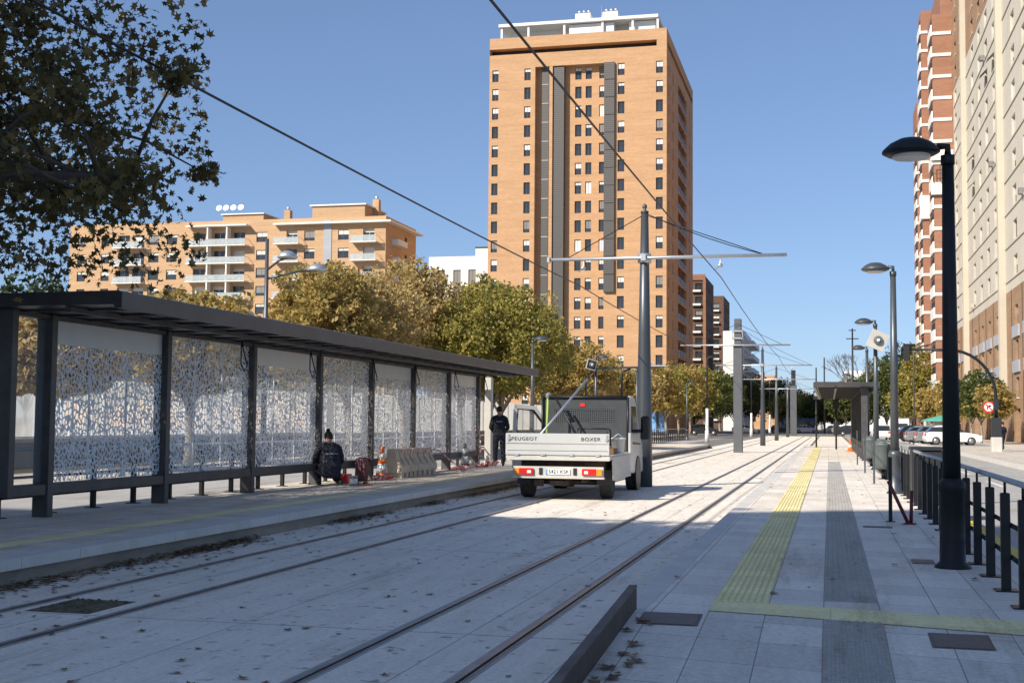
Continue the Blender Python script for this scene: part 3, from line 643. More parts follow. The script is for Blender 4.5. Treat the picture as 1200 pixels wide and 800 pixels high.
t, P = simple_block('balcony_block', 'white block with a blank sunlit end wall and stacked curved balconies behind the square pillar', -22.7, -18.1, 285, 312, 22.0, 'white_render', [], [(u, z, 3, 2.1) for z in rowsof(19.9, 6, 3.0) for u in (288, 294, 300, 306)])
for z in rowsof(19.0, 6, 3.0):
    b = m1('white_band'); b.add(*(lambda pts: ([(x, y, z-.15) for x, y in pts]+[(x, y, z+.9) for x, y in pts], [tuple(range(len(pts)-1, -1, -1)), tuple(range(len(pts), 2*len(pts)))]+[(i, (i+1) % len(pts), len(pts)+(i+1) % len(pts), len(pts)+i) for i in range(len(pts))]))([(-18.1, 285), (-16.8, 285.3), (-16.1, 286.5), (-16.1, 310), (-18.1, 311)])); b.xform(P); b.build('balcony', t)
t, P = simple_block('orange_block', 'low orange brick block far down the line behind the poles', -24.5, -16.2, 400, 420, 16.4, 'brick_orange', [(u, z, 1.8, 1.6) for z in rowsof(12.6, 4, 3.2) for u in (-22.8, -19.6)], [])
b = m1('white_render'); b.box(-22.5, -19.5, 403, 408, 14.0, 17.4); b.xform(P); b.build('roof_house', t)
t, P = simple_block('pale_house', 'pale house with a tiled roof at the far end of the tracks', -11.5, -2.5, 390, 402, 8.2, 'cream', [(u, z, 1.2, 1.4) for z in (6.4, 3.2) for u in (-10, -7.8, -5.5, -3.6)], [])
b = m1('terracotta'); b.add([(-12.3, 389, 8.2), (-1.7, 389, 8.2), (-1.7, 403, 8.2), (-12.3, 403, 8.2), (-10, 396, 10.6), (-4.2, 396, 10.6)], [(0, 1, 5, 4), (1, 2, 5), (2, 3, 4, 5), (3, 0, 4), (0, 3, 2, 1)]); b.xform(P); b.build('roof', t)
t, P = simple_block('brick_block', 'small distant brick block just left of the white-banded tower', 14.4, 18.5, 262, 275, 17.5, 'brick_red', [(u, z, .9, 1.3) for z in rowsof(15.5, 5, 3) for u in (15.2, 16.6)], [])
t, P = simple_block('far_white_block', 'distant white block above the trees behind the right shelter', 3.5, 13, 330, 345, 15.0, 'white_render', [(u, z, 1.4, 1.4) for z in rowsof(13, 4, 3.1) for u in (5, 8, 11)], [])
# ------------------------------------------------------------------ right side: cream slab block and banded brick tower
def cream_block():
    t = thing('cream_block', 'very long cream and brown apartment block filling the right edge', 'building', (25, 135, 0)); P = Matrix.Translation(Vector((-25, -135, 0)))
    F = Face(17, 0, (0, 1), (-1, 0)); Y0, Y1, H = 92, 185, 62
    piers = [99.9, 134.2, 168.6]; ucols = []
    for p in piers: ucols += [p-5.9+.2, p-12.4, p+6.6, p+13.2, p+19.9, p+26.9]
    ucols = sorted({round(u, 1) for u in ucols if Y0+1 < u < Y1-1}); 
    ucols = [u for i, u in enumerate(ucols) if all(abs(u-q) > 3 for q in ucols[:i])]
    rows = [16.7+3.3*i for i in range(14)]; low = [12.0, 8.7, 5.2]
    wl = [(u, z, 2.4, 1.9) for z in rows for u in ucols]; ll = [(u, z, 2.1, 1.9) for z in low for u in ucols]
    b = m1('cream'); facade(b, F, Y0, Y1, 14.6, 47.8, [(u-a/2, u+a/2, z-c/2, z+c/2) for u, z, a, c in wl if z < 47], .3)
    b.use('brick_base'); facade(b, F, Y0, Y1, 0, 14.6, [(u-a/2, u+a/2, z-c/2, z+c/2) for u, z, a, c in ll]+[(u-1.6, u+1.6, .1, 3.3, .6) for u in ucols[::2]], .3)
    facade(b, F, Y0, Y1, 47.8, H, [(u-a/2, u+a/2, z-c/2, z+c/2) for u, z, a, c in wl if z > 47], .3)
    b.quad((17, Y0, 0), (33, Y0, 0), (33, Y0, H), (17, Y0, H)); b.quad((17, Y1, 0), (33, Y1, 0), (33, Y1, H), (17, Y1, H)); b.quad((33, Y0, 0), (33, Y1, 0), (33, Y1, H), (33, Y0, H)); b.quad((17, Y0, H), (33, Y0, H), (33, Y1, H), (17, Y1, H))
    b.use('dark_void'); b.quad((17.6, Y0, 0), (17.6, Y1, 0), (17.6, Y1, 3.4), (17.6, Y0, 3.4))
    b.xform(P); b.build('wall', t)
    F2 = Face(-8, -135, (0, 1), (-1, 0))
    wl = sorted(wl+ll, key=lambda q: q[0])
    vis = [q for q in wl if q[0] > 108 and q[1] < 58]; vis.sort(key=lambda q: q[0])
    windows(t, F2, vis+[q for q in wl if q not in vis], dep=.28, cap=100, sill=True, kinds=(0, 0, 0, 1, 2, 2, 4), frame='frame_dark')
    # clustered features: sill bands, pilasters, grey spandrels, pipes
    for p in piers:
        b = m1('cream_strip'); b.box(16.35, 16.99, p-.55, p+.55, 3.0, H); b.xform(P); b.build('pilaster', t)
    b = m1('cream')
    for z in rows[:10]:
        for a, c in zip([Y0]+piers, piers+[Y1]): b.box(16.9, 16.99, a+.7, c-.7, z-1.15, z-.98)
    b.xform(P); b.build('string_course', t)
    for z in low[:2]:
        src = None
        for u in ucols:
            if src is None: u_0 = u; src = m1('grey_panel').box(16.82, 16.99, u-2.1, u+2.1, z-2.1, z-1.0).xform(P).build('spandrel_panel', t)
            else: o = src.copy(); C.objects.link(o); o.parent = t; o.location = (0, u-u_0, 0)
    b = m1('frame_dark')
    for u in ucols:
        b.box(16.95, 16.99, u+3.0, u+3.12, 0, 14.6)
    b.xform(P); b.build('drain_pipe', t)
    # awnings / open shutters / ac boxes here and there
    for k in range(14):
        u = random.choice(ucols); z = random.choice(rows[:11]); b = m1(random.choice(['cream_strip', 'blind_grey', 'cream_strip']))
        if k % 2: b.box(16.55, 16.98, u+.9, u+1.6, z-1.0, z-.45); b.xform(P); b.build('air_conditioner', t)
        else: b.add([(16.99, u-1, z+.8), (16.99, u+1, z+.8), (16.3, u+1, z+.1), (16.3, u-1, z+.1), (16.95, u-1, z+.8), (16.95, u+1, z+.8)], [(0, 1, 2, 3), (0, 3, 4), (1, 2, 5)]); b.xform(P); b.build('awning', t)
cream_block()
def banded_tower():
    t = thing('banded_tower', 'tall red brick tower with white balcony bands left of the cream block', 'building', (18, 205, 0)); P = Matrix.Translation(Vector((-18, -205, 0)))
    b = m1('brick_red'); 
    # stepped bays protruding towards the street
    b.box(14.3, 24, 185.1, 191, 0, 59); b.box(15.9, 24, 191, 214.9, 0, 66); b.box(14.85, 24, 215, 221, 0, 69); b.box(16.6, 24, 221, 240, 0, 69); b.box(15.7, 24, 240, 250, 0, 60)
    b.use('roof_grey'); b.box(17, 24, 200, 210, 66, 67.5)
    b.xform(P); b.build('wall', t)
    for (x, xs, ya, yb, yc, top) in ((14.3, 16.6, 185.1, 191, 214.9, 57), (14.85, 16.8, 215, 221, 240, 67), (15.7, 16.6, 240, 246, 250, 56)):
        for z in np.arange(4.2, top, 3.05):
            b = m1('white_band'); b.box(x-.02, xs+.2, ya-.12, ya-.01, z, z+.45)                       # band on the face towards the camera
            b.box(x-.22, x-.01, ya-.12, yb, z-.1, z+1.45)                      # balcony front along the street
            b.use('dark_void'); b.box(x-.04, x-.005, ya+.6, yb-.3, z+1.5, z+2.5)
            b.xform(P); b.build('balcony', t)
    for q in ((13.9, 16.9, 184.6, 184.95, 33.5, 35.2), (13.9, 16.9, 184.6, 184.95, 38.3, 39.7), (14.4, 16.9, 214.6, 214.85, 34.8, 38.6), (13.6, 17, 184.55, 200, 0, 6.5)): m1('white_band').box(*q).xform(P).build('white_storey', t)
    b = m1('frame_dark')
    for x in (14.2, 15.1, 16.2):
        b.tube([(x, 184.4, 35.2), (x, 184.4, 37.6)], .06, 5)
    b.tube([(14.2, 184.4, 37.6), (16.2, 184.4, 37.6)], .06, 5); b.tube([(14.2, 184.4, 36.4), (16.2, 184.4, 36.4)], .05, 5); b.xform(P); b.build('terrace_frame', t)
    b = m1('white_render'); b.box(17, 18.2, 186, 189, 62, 66.4); b.xform(P); b.build('roof_mast', t)
banded_tower()
# block behind the camera that throws the big shade over the near tracks
t, P = simple_block('shade_block', 'brick apartment block across the street behind the viewer', -50, -25, -34, -20, 35.3, 'brick_soft', [], [])
b = m1('brick_soft'); b.add([(-31.5, -20.01, 35.3), (-28.5, -20.01, 38.1), (-25, -20.01, 38.3), (-25, -20.01, 35.3), (-31.5, -33.9, 35.3), (-28.5, -33.9, 38.1), (-25, -33.9, 38.3), (-25, -33.9, 35.3)], [(0, 1, 2, 3), (4, 7, 6, 5), (0, 4, 5, 1), (1, 5, 6, 2), (2, 6, 7, 3)]); b.xform(P); b.build('roof_house', t)
F2 = Face(37.5, 7.02, (1, 0), (0, 1)); windows(t, F2, [(u, z, 1.6, 1.6) for z in rowsof(32, 9, 3.2) for u in range(-46, -26, 5)], dep=0, kinds=(0, 1, 2))

# ------------------------------------------------------------------ boundary wall on the left with glazed panels
def left_wall():
    t = thing('boundary_wall', 'long low concrete wall topped with dusty framed glass panels behind the left road', 'wall', (-23.6, 60, 0))
    m1('concrete').box(-.15, .15, -52, 110, 0, .86).build('base_wall', t)
    m1('concrete_pale').box(-.2, .2, -52, 110, .861, .98).build('coping_stone', t)
    k = 0
    for y in np.arange(-52, -2, 1.9):
        m1('dusty_glass').quad((0, y+.06, 1.0), (0, y+1.84, 1.0), (0, y+1.84, 2.94), (0, y+.06, 2.94)).build('glass_panel', t); k += 1
        m1('galv').box(-.06, .06, y-.04, y+.04, .98, 3.02).build('post', t)
    m1('galv').box(-.05, .05, -52, -2, 2.94, 3.0).box(-.04, .04, -52, -2, 1.0, 1.04).build('top_rail', t)
    b = m1('wall_panel')
    for y in np.arange(-2, 110, 2.4): b.quad((0, y+.03, .98), (0, y+2.37, .98), (0, y+2.37, 3.02), (0, y+.03, 3.02))
    b.build('solid_panels', t); b = m1('galv')
    for y in np.arange(-2, 110, 2.4): b.box(-.04, .06, y-.03, y+.03, .98, 3.0)
    b.build('panel_posts', t)
left_wall()

# ------------------------------------------------------------------ trees
def leafcloud(centers, rad, n, size, star=False, zsq=.75, pos=None):
    """leaves scattered round clump centres; returns verts, faces arrays"""
    if pos is None:
        cs = np.array(centers); k = len(cs); idx = rng.integers(0, k, n); rads = np.array(rad)[idx] if np.ndim(rad) else np.full(n, rad)
        d = rng.normal(size=(n, 3)); d /= np.linalg.norm(d, axis=1)[:, None]; rr_ = rads*(rng.random(n)**.45)
        pos = cs[idx]+d*rr_[:, None]*np.array([1, 1, zsq])
    a = rng.normal(size=(n, 3)); a /= np.linalg.norm(a, axis=1)[:, None]; bq = rng.normal(size=(n, 3)); bq -= (bq*a).sum(1)[:, None]*a; bq /= np.linalg.norm(bq, axis=1)[:, None]
    s = size*rng.uniform(.6, 1.25, n)[:, None]
    if star:
        angs = [(0, 1), (.35, .42), (.75, .95), (1.25, .45), (1.9, .8), (2.6, .35), (3.14, .55), (3.7, .35), (4.38, .8), (5.03, .45), (5.53, .95), (5.93, .42)]
        cup = np.cross(a, bq)*s*.18
        V = np.stack([pos+(a*math.cos(t)*q+bq*math.sin(t)*q)*s*.62+cup*q*q for t, q in angs], 1); m = len(angs)
    else:
        cup = np.cross(a, bq)*s*.15
        V = np.stack([pos+a*s*.55, pos+bq*s*.33+cup, pos-a*s*.55, pos-bq*s*.33+cup], 1); m = 4
    return V.reshape(-1, 3), np.arange(n*m).reshape(n, m)
def vnoise(p, seed, f):
    r = np.random.default_rng(seed); out = np.zeros(len(p))
    for k in range(5):
        w_ = r.normal(size=(3, 3)); ph = r.uniform(0, 6.28, 3); q = (p*f*(1.45**k)) @ w_
        out += (np.sin(q[:, 0]+ph[0])*np.sin(q[:, 1]+ph[1])+np.sin(q[:, 2]+ph[2])*.5)/(1.25**k)
    return out/2.6
def crown_cloud(n, cx, cy, cz, r, rz_, size, seed, thr=.0, f=1.0, boxy=False, star=False, inside=None, x0=0, y0=0, fill=.38):
    """leaves through a ragged crown volume: outline and density both follow noise"""
    got = []; tot = 0; r_ = np.random.default_rng(seed)
    while tot < n:
        d = r_.normal(size=(n, 3)); d /= np.linalg.norm(d, axis=1)[:, None]; rad_ = r_.random(n)**fill
        if boxy: m_ = np.abs(d).max(1)**.55; d = d/m_[:, None]
        out = 1+.16*vnoise(d*2.2, seed+1, 1.0)+.10*vnoise(d*7, seed+2, 1.0)
        p = d*(rad_*out)[:, None]*np.array([r, r, rz_])*.95; k = vnoise(p, seed+3, f) > thr+.25*(rad_-.7)+r_.normal(size=n)*.10
        if not boxy: k &= p[:, 2] > -rz_*(.82+.25*vnoise(p[:, :], seed+5, .8))
        p = p[k]+np.array([cx, cy, cz])
        if inside is not None:
            q = ~((y0+p[:, 1]+1.14*p[:, 2] > 21.3) & (x0+p[:, 0]+.86*p[:, 2] > -6.0)) & ~((y0+p[:, 1] > 13.9) & (p[:, 2] < 3.5)) & ~((x0+p[:, 0] > -.52*(y0+p[:, 1])) & (r_.random(len(p)) < 1.1)) & ~((p[:, 2] < 3.1) & (x0+p[:, 0] < -10)); p = p[q]
        got.append(p); tot += len(p)
    pos = np.concatenate(got)[:n]
    return leafcloud(pos, np.full(len(pos), .06), len(pos), size, star, pos=pos)
def cloud_obj(name, V, Fc, mt, parent):
    me = bpy.data.meshes.new(name); n, m = Fc.shape
    me.vertices.add(len(V)); me.vertices.foreach_set('co', V.ravel().astype(np.float32)); me.loops.add(n*m); me.loops.foreach_set('vertex_index', Fc.ravel().astype(np.int32))
    me.polygons.add(n); me.polygons.foreach_set('loop_start', (np.arange(n)*m).astype(np.int32)); me.polygons.foreach_set('loop_total', np.full(n, m, np.int32)); me.update(calc_edges=True); me.validate()
    me.materials.append(MT[mt]); o = bpy.data.objects.new(name, me); C.objects.link(o); o.parent = parent; return o
def tree(x, y, h, r, zb, mt, label, n=6000, size=.2, bark='bark', seed=1, nlimb=9, name='plane_tree', group=None, cat='tree', clump=.9, nc=70, lean=(0, 0), boxy=False, thr=.02, star=False, bare=0, tr=.16, flat=1.0, z0=0):
    rs = random.Random(seed); t = thing(name, label, cat, (x, y, z0), 0, group)
    inside = lambda c: not boxy or not ((y+c.y+1.14*c.z > 21.2 and x+c.x+.86*c.z > -6.2) or x+c.x > -.50*(y+c.y) or (c.z < 4.2 and y+c.y > 13.4))
    b = m1(bark); top = Vector((lean[0], lean[1], zb+.25*(h-zb))); b.tube([(0, 0, -.05), (0.05, 0, zb*.4), (lean[0]*.5, lean[1]*.5, zb*.8), top], [tr*1.25, tr, tr*.85, tr*.6], 10); cen = []; rads = []
    cz = (zb+h)/2; rzv = (h-zb)/2
    for i in range(nlimb):
        az = 2*PI*i/nlimb+rs.uniform(-.4, .4); el = rs.uniform(.1, 1.25); rad_ = rs.uniform(.65, .95)
        e = Vector((lean[0]+r*rad_*math.cos(az)*math.cos(el), lean[1]+r*rad_*math.sin(az)*math.cos(el), cz+rzv*rad_*(math.sin(el)*1.35-.45))); s0 = Vector((lean[0]*.6, lean[1]*.6, zb*rs.uniform(.75, 1.1)))
        if boxy: e = Vector((lean[0]+rs.uniform(-1, 1)*r*.98, lean[1]+rs.uniform(-1, 1)*r*.95, cz+rs.uniform(-.95, 1)*rzv)); s0 = Vector((rs.uniform(-.2, 1.0), rs.uniform(-.3, .3), rs.uniform(3.2, 5.5)))
        for _k in range(40):
            if inside(e): break
            e = e.lerp(s0, .12)
        if boxy and e.z < 4.0: e.z = 4.0
        mid = s0.lerp(e, .5)+Vector((rs.uniform(-.2, .2), rs.uniform(-.2, .2), rs.uniform(0, .4)))*r*.3; b.tube([s0, mid, e], [tr*.5, tr*.3, tr*.08], 6)
        cen.append(e); rads.append(clump*rs.uniform(.7, 1.2)); cen.append(mid); rads.append(clump*rs.uniform(.6, 1))
        for q in range(7):
            f_ = rs.uniform(.3, 1.0); p0 = mid.lerp(e, f_); p1 = p0+Vector((rs.uniform(-1, 1), rs.uniform(-1, 1), rs.uniform(-.4, .8)))*r*.35
            if boxy:
                p1 = p0.lerp(p1, .75)
                if not inside(p1): continue
            b.tube([p0, (p0+p1)/2+Vector((0, 0, .1)), p1], [tr*.14, tr*.09, tr*.04], 5)
            cen.append(p1); rads.append(clump*rs.uniform(.5, 1))
    b.build('trunk', t)
    n1 = int(n*(.42 if boxy else .8)); V1, F1 = crown_cloud(n1, lean[0], lean[1], cz, r, rzv, size, abs(seed), thr=thr, f=1.25 if boxy else 5.0/max(r, 2), boxy=boxy, star=star, inside=True if boxy else None, x0=x, y0=y)
    if boxy:
        keep = [i for i, c in enumerate(cen) if inside(c)]; cen = [cen[i] for i in keep]; rads = [rads[i] for i in keep]
    V2, F2_ = leafcloud([tuple(c) for c in cen], rads, n-n1, size, star); V = np.concatenate([V1, V2]); Fc = np.concatenate([F1, F2_+len(V1)]); cloud_obj('crown', V, Fc, mt, t); return t
# the big plane tree hanging in from the left
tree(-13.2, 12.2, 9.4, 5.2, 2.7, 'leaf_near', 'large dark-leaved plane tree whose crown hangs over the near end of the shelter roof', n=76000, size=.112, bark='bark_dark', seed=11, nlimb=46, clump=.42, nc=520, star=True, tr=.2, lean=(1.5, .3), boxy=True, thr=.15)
row = [(-20.2, 49, 8.2, 2.8, 2.4, 'leaf_gold', 'golden plane tree behind the twin-headed lamp', 21), (-20.5, 53, 8.6, 3.5, 2.5, 'leaf_brown', 'brown-leaved plane tree over the middle of the shelter roof', 22),
       (-20.4, 60, 9.8, 3.6, 2.6, 'leaf_brown', 'tall sparse brown tree in front of the white slit-window block', 23), (-19.8, 68, 9.4, 3.6, 2.6, 'leaf_gold', 'yellow-brown tree left of the big olive tree', 24),
       (-16.2, 61, 8.7, 4.3, 2.5, 'leaf_olive', 'big round olive and gold tree above the far end of the shelter', 25),
       (-20.5, 38.5, 5.9, 2.6, 2.2, 'leaf_gold', 'low yellow tree seen through the nearest shelter panels', 27), (-21.5, 32, 5.0, 2.2, 1.9, 'leaf_brown', 'small brown tree behind the first perforated panel', 28),
       (-16.8, 84, 7.2, 3.3, 2.2, 'leaf_gold', 'gold tree behind the cab of the pickup', 29), (-19, 97, 6.6, 3.4, 2.2, 'leaf_brown', 'rusty tree at the foot of the orange tower', 30),
       (-19.5, 76, 7.6, 3.4, 2.3, 'leaf_olive', 'olive tree directly behind the open cab door', 31)]
for (x, y, h, r, zb, mt, lab, sd) in row: tree(x, y, h, r, zb, mt, lab, n=17000 if 'big' not in lab else 30000, size=.21 if 'big' not in lab else .19, seed=sd, group='trees behind the left shelter', clump=.62, nc=95)
far = [(-20, 118, 7.4, 3.4, 'leaf_gold'), (-19.5, 128, 7.2, 3.4, 'leaf_brown'), (-19, 139, 8.0, 3.8, 'leaf_gold'), (-18.6, 150, 8.4, 4.0, 'leaf_olive'), (-18.5, 162, 9.5, 4.2, 'leaf_gold'), (-18.4, 175, 9.6, 4.2, 'leaf_olive'), (-17.8, 190, 9.6, 4.5, 'leaf_green'), (-17, 206, 10, 4.5, 'leaf_green'), (-16, 225, 10.5, 5, 'leaf_conifer'), (-14, 245, 11, 5, 'leaf_green')]
labs = ['golden tree by the blue advertising panel', 'rusty tree right of the catenary pole', 'gold tree under the wire behind the railing', 'olive tree behind the white-sleeved post', 'golden tree below the brown towers', 'olive tree left of the square pillar', 'green tree right behind the square pillar', 'dark green tree between the pillar and the next pole', 'nearly black tree past the second pole', 'green tree at the far end of the left row']
for (x, y, h, r, mt), lab in zip(far, labs): tree(x, y, h, r, 2.2, mt, lab, n=7500, size=.36, seed=int(y), group='trees lining the left street far away', clump=1.2, nc=50)
cen_t = [(-11.5, 300, 13, 5.5, 'leaf_conifer'), (-6, 285, 9, 4.0, 'leaf_olive'), (-1.2, 300, 9.5, 4.5, 'leaf_gold'), (2.5, 210, 8.5, 3.6, 'leaf_green'), (5.2, 228, 10, 4.2, 'leaf_green'), (9.0, 215, 13, 4.2, 'leaf_green'), (11.6, 224, 16, 3.6, 'leaf_conifer'), (13.6, 205, 14, 3.4, 'leaf_olive'), (10.5, 178, 9.0, 3.0, 'leaf_olive'), (12.4, 168, 6.4, 2.3, 'leaf_gold')]
labs = ['dark tree behind the far signal pillar', 'olive tree at the end of the tracks', 'yellowing tree where the tracks vanish', 'green tree behind the roof of the right shelter', 'green tree between the third and fourth lamp posts', 'tall green tree right of the tilted square speaker', 'tall dark conifer left of the white-banded tower', 'olive-green tree in front of the white-banded tower', 'low olive tree over the parked cars', 'small golden street tree by the white-banded tower']
for (x, y, h, r, mt), lab in zip(cen_t, labs): tree(x, y, h, r, 2.0, mt, lab, n=7500, size=.4, seed=int(y+x), group='trees at the far end of the street', clump=1.2, nc=50)
for (x, y, h, r, mt, lab) in ((12.8, 118, 6.6, 2.4, 'leaf_green', 'dark green street tree right of the nearest lamp post'), (13.0, 128, 5.8, 2.2, 'leaf_olive', 'olive street tree behind the white hatchback'), (13.2, 112, 5.0, 1.8, 'leaf_gold', 'thin yellow street tree left of the round traffic sign'), (12.9, 145, 6.8, 2.2, 'leaf_gold', 'golden street tree behind the parked cars')):
    tree(x, y, h, r, 2.0, mt, lab, n=3000, size=.34, seed=int(y), group='street trees along the cream block', clump=.7, nc=40, tr=.1)
for (x, y, h, r, lab) in ((-54, 78, 12.2, 3.6, 'tallest dark pine beyond the glass-topped wall'), (-49, 79, 10.0, 3.4, 'dark round pine right of the tallest pine beyond the wall'), (-58.5, 76, 10.0, 3.4, 'leftmost dark pine beyond the wall'), (-44, 72, 7.4, 3.0, 'dark bushy tree beyond the wall near the first shelter post')):
    tree(x, y, h, r, 2, 'leaf_conifer', lab, n=5000, size=.4, seed=int(x), group='pines beyond the wall', name='pine_tree', clump=1.0, nc=60)
for (x, y, h, r, mt, lab) in ((-38, 62, 6.0, 3.2, 'leaf_gold', 'yellow tree beyond the wall beside the pines'), (-33, 66, 6.6, 3.4, 'leaf_olive', 'olive tree beyond the wall behind the second panel'), (-30, 74, 7.4, 3.6, 'leaf_gold', 'gold tree beyond the wall behind the third panel')):
    tree(x, y, h, r, 2, mt, lab, n=5000, size=.35, seed=int(x), group='yellow trees beyond the wall', clump=1.0, nc=55)
for (x, y, h, r, mt, lab) in ((-26, 255, 9, 5, 'leaf_olive', 'olive tree closing the street left of the orange block'), (-2.5, 262, 7.5, 3.6, 'leaf_green', 'low green tree behind the blue bus'), (1.5, 268, 7, 3.4, 'leaf_gold', 'low golden tree beyond the platform signal'), (6.2, 262, 8, 4, 'leaf_conifer', 'dark tree closing the street behind the right shelter'), (-8.5, 270, 8, 3.8, 'leaf_olive', 'olive tree behind the far white car')):
    tree(x, y, h, r, 1.2, mt, lab, n=7500, size=.42, seed=int(y+abs(x)), group='trees closing the far end of the street')
for (nm, lab, x0, x1, y0, h, wl_) in (('distant_house', 'distant beige house closing the street on the left', -60, -14, 430, 9.5, 'cream'), ('distant_house', 'distant beige house closing the street on the right', -2, 40, 440, 8.5, 'white_render')):
    simple_block(nm, lab, x0, x1, y0, y0+12, h, wl_, [(u, z, 1.4, 1.5) for z in (2.4, 5.6) for u in range(x0+3, x1-2, 5)], [])
def bare_tree():
    t = thing('bare_tree', 'leafless tree behind the right shelter roof', 'tree', (3.0, 150, 0)); b = m1('bark_dark'); rs = random.Random(5)
    def br(p, d, l, r, k):
        e = p+d*l; b.tube([p, (p+e)/2+Vector((rs.uniform(-.1, .1), 0, rs.uniform(0, .1)))*l*.5, e], [r, r*.8, r*.6], 5)
        if k: 
            for _ in range(3): br(e, (d+Vector((rs.uniform(-.7, .7), rs.uniform(-.7, .7), rs.uniform(-.15, .5)))).normalized(), l*.68, r*.6, k-1)
    br(Vector((0, 0, 0)), Vector((0, 0, 1)), 3.6, .14, 5); b.build('trunk', t)
bare_tree()

# ------------------------------------------------------------------ tram shelters
def shelter(ysrc, label, solid, loc, rotz, group):
    """built in local axes: posts along +y, roof overhanging towards +x; origin on the platform"""
    t = thing('tram_shelter', label, 'tram shelter', loc, rotz, group)
    ys = ysrc; L = ys[-1]
    for i, y in enumerate(ys):
        m1('shelter_metal').cbox(-.12, .12, y-.065, y+.065, 0 if i else .31, 2.76, .006).build('post', t)
    m1('shelter_metal').cbox(-.13, .10, ys[0]-.06, L+.06, .31, .45, .006).build('seat_rail', t)
    m1('shelter_metal').box(-.09, .09, ys[0], L, 2.69, 2.75).build('head_rail', t)
    b = m1('roof_metal'); y0, y1 = ys[0]-.35, L+.45
    b.prism([(-.55, 2.762), (1.74, 2.77), (1.76, 2.72), (1.86, 2.72), (1.86, 2.925), (1.80, 2.945), (-.55, 2.93)], 'y', y0, y1); b.build('roof', t, bevel=.01)
    b = m1('shelter_metal')
    for y in np.arange(y0+.5, y1-.2, .79): b.box(-.45, 1.7, y, y+.05, 2.735, 2.765)
    b.box(1.0, 1.08, y0+.1, y1-.1, 2.69, 2.762)
    b.build('roof_ribs', t)
    for i in range(1, len(ys)-1):
        a, c = ys[i]+.07, ys[i+1]-.07
        if solid: m1('board_dark').box(-.02, .02, a, c, .47, 2.68).build('back_panel', t); continue
        opq = i % 2 == 1; zt = 2.36 if opq else 2.68
        p = m1('perforated_plate').box(.0, .012, a-.0, c+.0, .465, zt).build('perforated_panel', t)
        b = m1('white_paint')
        for k in (1, 2): yy = a+(c-a)*k/3; b.box(-.016, -.001, yy-.018, yy+.018, .465, zt)
        b.build('seam_bar', p)
        if opq: m1('white_paint').box(.0, .014, a, c, 2.365, 2.688).build('top_panel', t)
    if not solid: m1('clear_glass').box(-.01, .01, ys[0]+.06, ys[1]-.06, .46, 2.68).build('glass_pane', t)
    return t
ysl = [14.62+0, 15.5, 18.66, 21.84, 25.05, 28.2, 31.3, 34.45, 37.55]; ysl = [y-14.62 for y in ysl]
shelter(ysl, 'long dark steel tram shelter on the left with white cell-patterned panels', False, (-10.42, 14.62, .27), 0, None)
sh2 = shelter([0, .9, 4, 7.1, 10.2, 13.3, 16.4, 19.5, 22.6], 'distant grey tram shelter with solid dark back on the right platform', True, (1.28, 72.5, .27), PI, None)
# pale end column beside the far end of the left shelter
t = thing('totem_column', 'pale grey column standing at the far end of the left shelter', 'column', (-10.35, 38.8, .27)); m1('galv').box(-.14, .14, -.16, .16, 0, .03).build('base_plate', t); m1('concrete_pale').cbox(-.1, .1, -.13, .13, .03, 2.72, .01).build('shaft', t)
# hanging cables under the roof
for k, y in enumerate((20.1, 23.1, 26.6, 29.6, 33.0, 36.0)):
    names = ['second', 'third', 'fourth', 'fifth', 'sixth', 'seventh']
    o = m1('wire').tube([(0, 0, 0), (.03, .02, -.18), (.09, .04, -.42), (.04, .05, -.55), (-.02, .03, -.4), (-.01, .01, -.12), (.01, 0, 0)], .012, 6).build('hanging_cable')
    o.location = (-9.75, y, 2.97); tag(o, 'loose black cable loop under the shelter roof in front of the %s patterned bay' % names[k], 'cable', 'cable loops hanging under the shelter roof')

# ------------------------------------------------------------------ railings
def railing(x, y0, y1, sp, label, z=.27, endx=0, group='black bollard railings', h=.80):
    n = int((y1-y0)/sp)+1; t = thing('bollard_railing', label, 'railing', (x, y0, z), 0, group)
    src = None
    for i in range(n):
        y = i*sp
        if src is None:
            src = m1('dark_metal').cbox(-.037, .037, -.037, .037, 0, h, .008).box(-.09, .09, -.09, .09, 0, .012).tube([(0, 0, h), (0, 0, h+.1)], .012, 6).build('post', t)
        else:
            o = src.copy(); C.objects.link(o); o.parent = t; o.location = (0, y, 0)
    L = (n-1)*sp
    m1('galv').tube([(0, -.35, h+.11), (0, L+.35, h+.11)], .024, 10).build('handrail', t)
    b = m1('dark_metal')
    for zz in (h*.33, h*.66): b.tube([(.06, -.3, zz), (.06, L+.3, zz)], .02, 8)
    b.build('lower_rails', t); return t
railing(1.4, 9.22, 56, 1.03, 'black post railing with steel handrail along the right edge of the near platform')
railing(-10.8, 12.75, 62, 1.15, 'black post railing running behind the patterned shelter panels')
railing(-11.1, 66, 104, 1.1, 'black railing at the far end of the left platform')

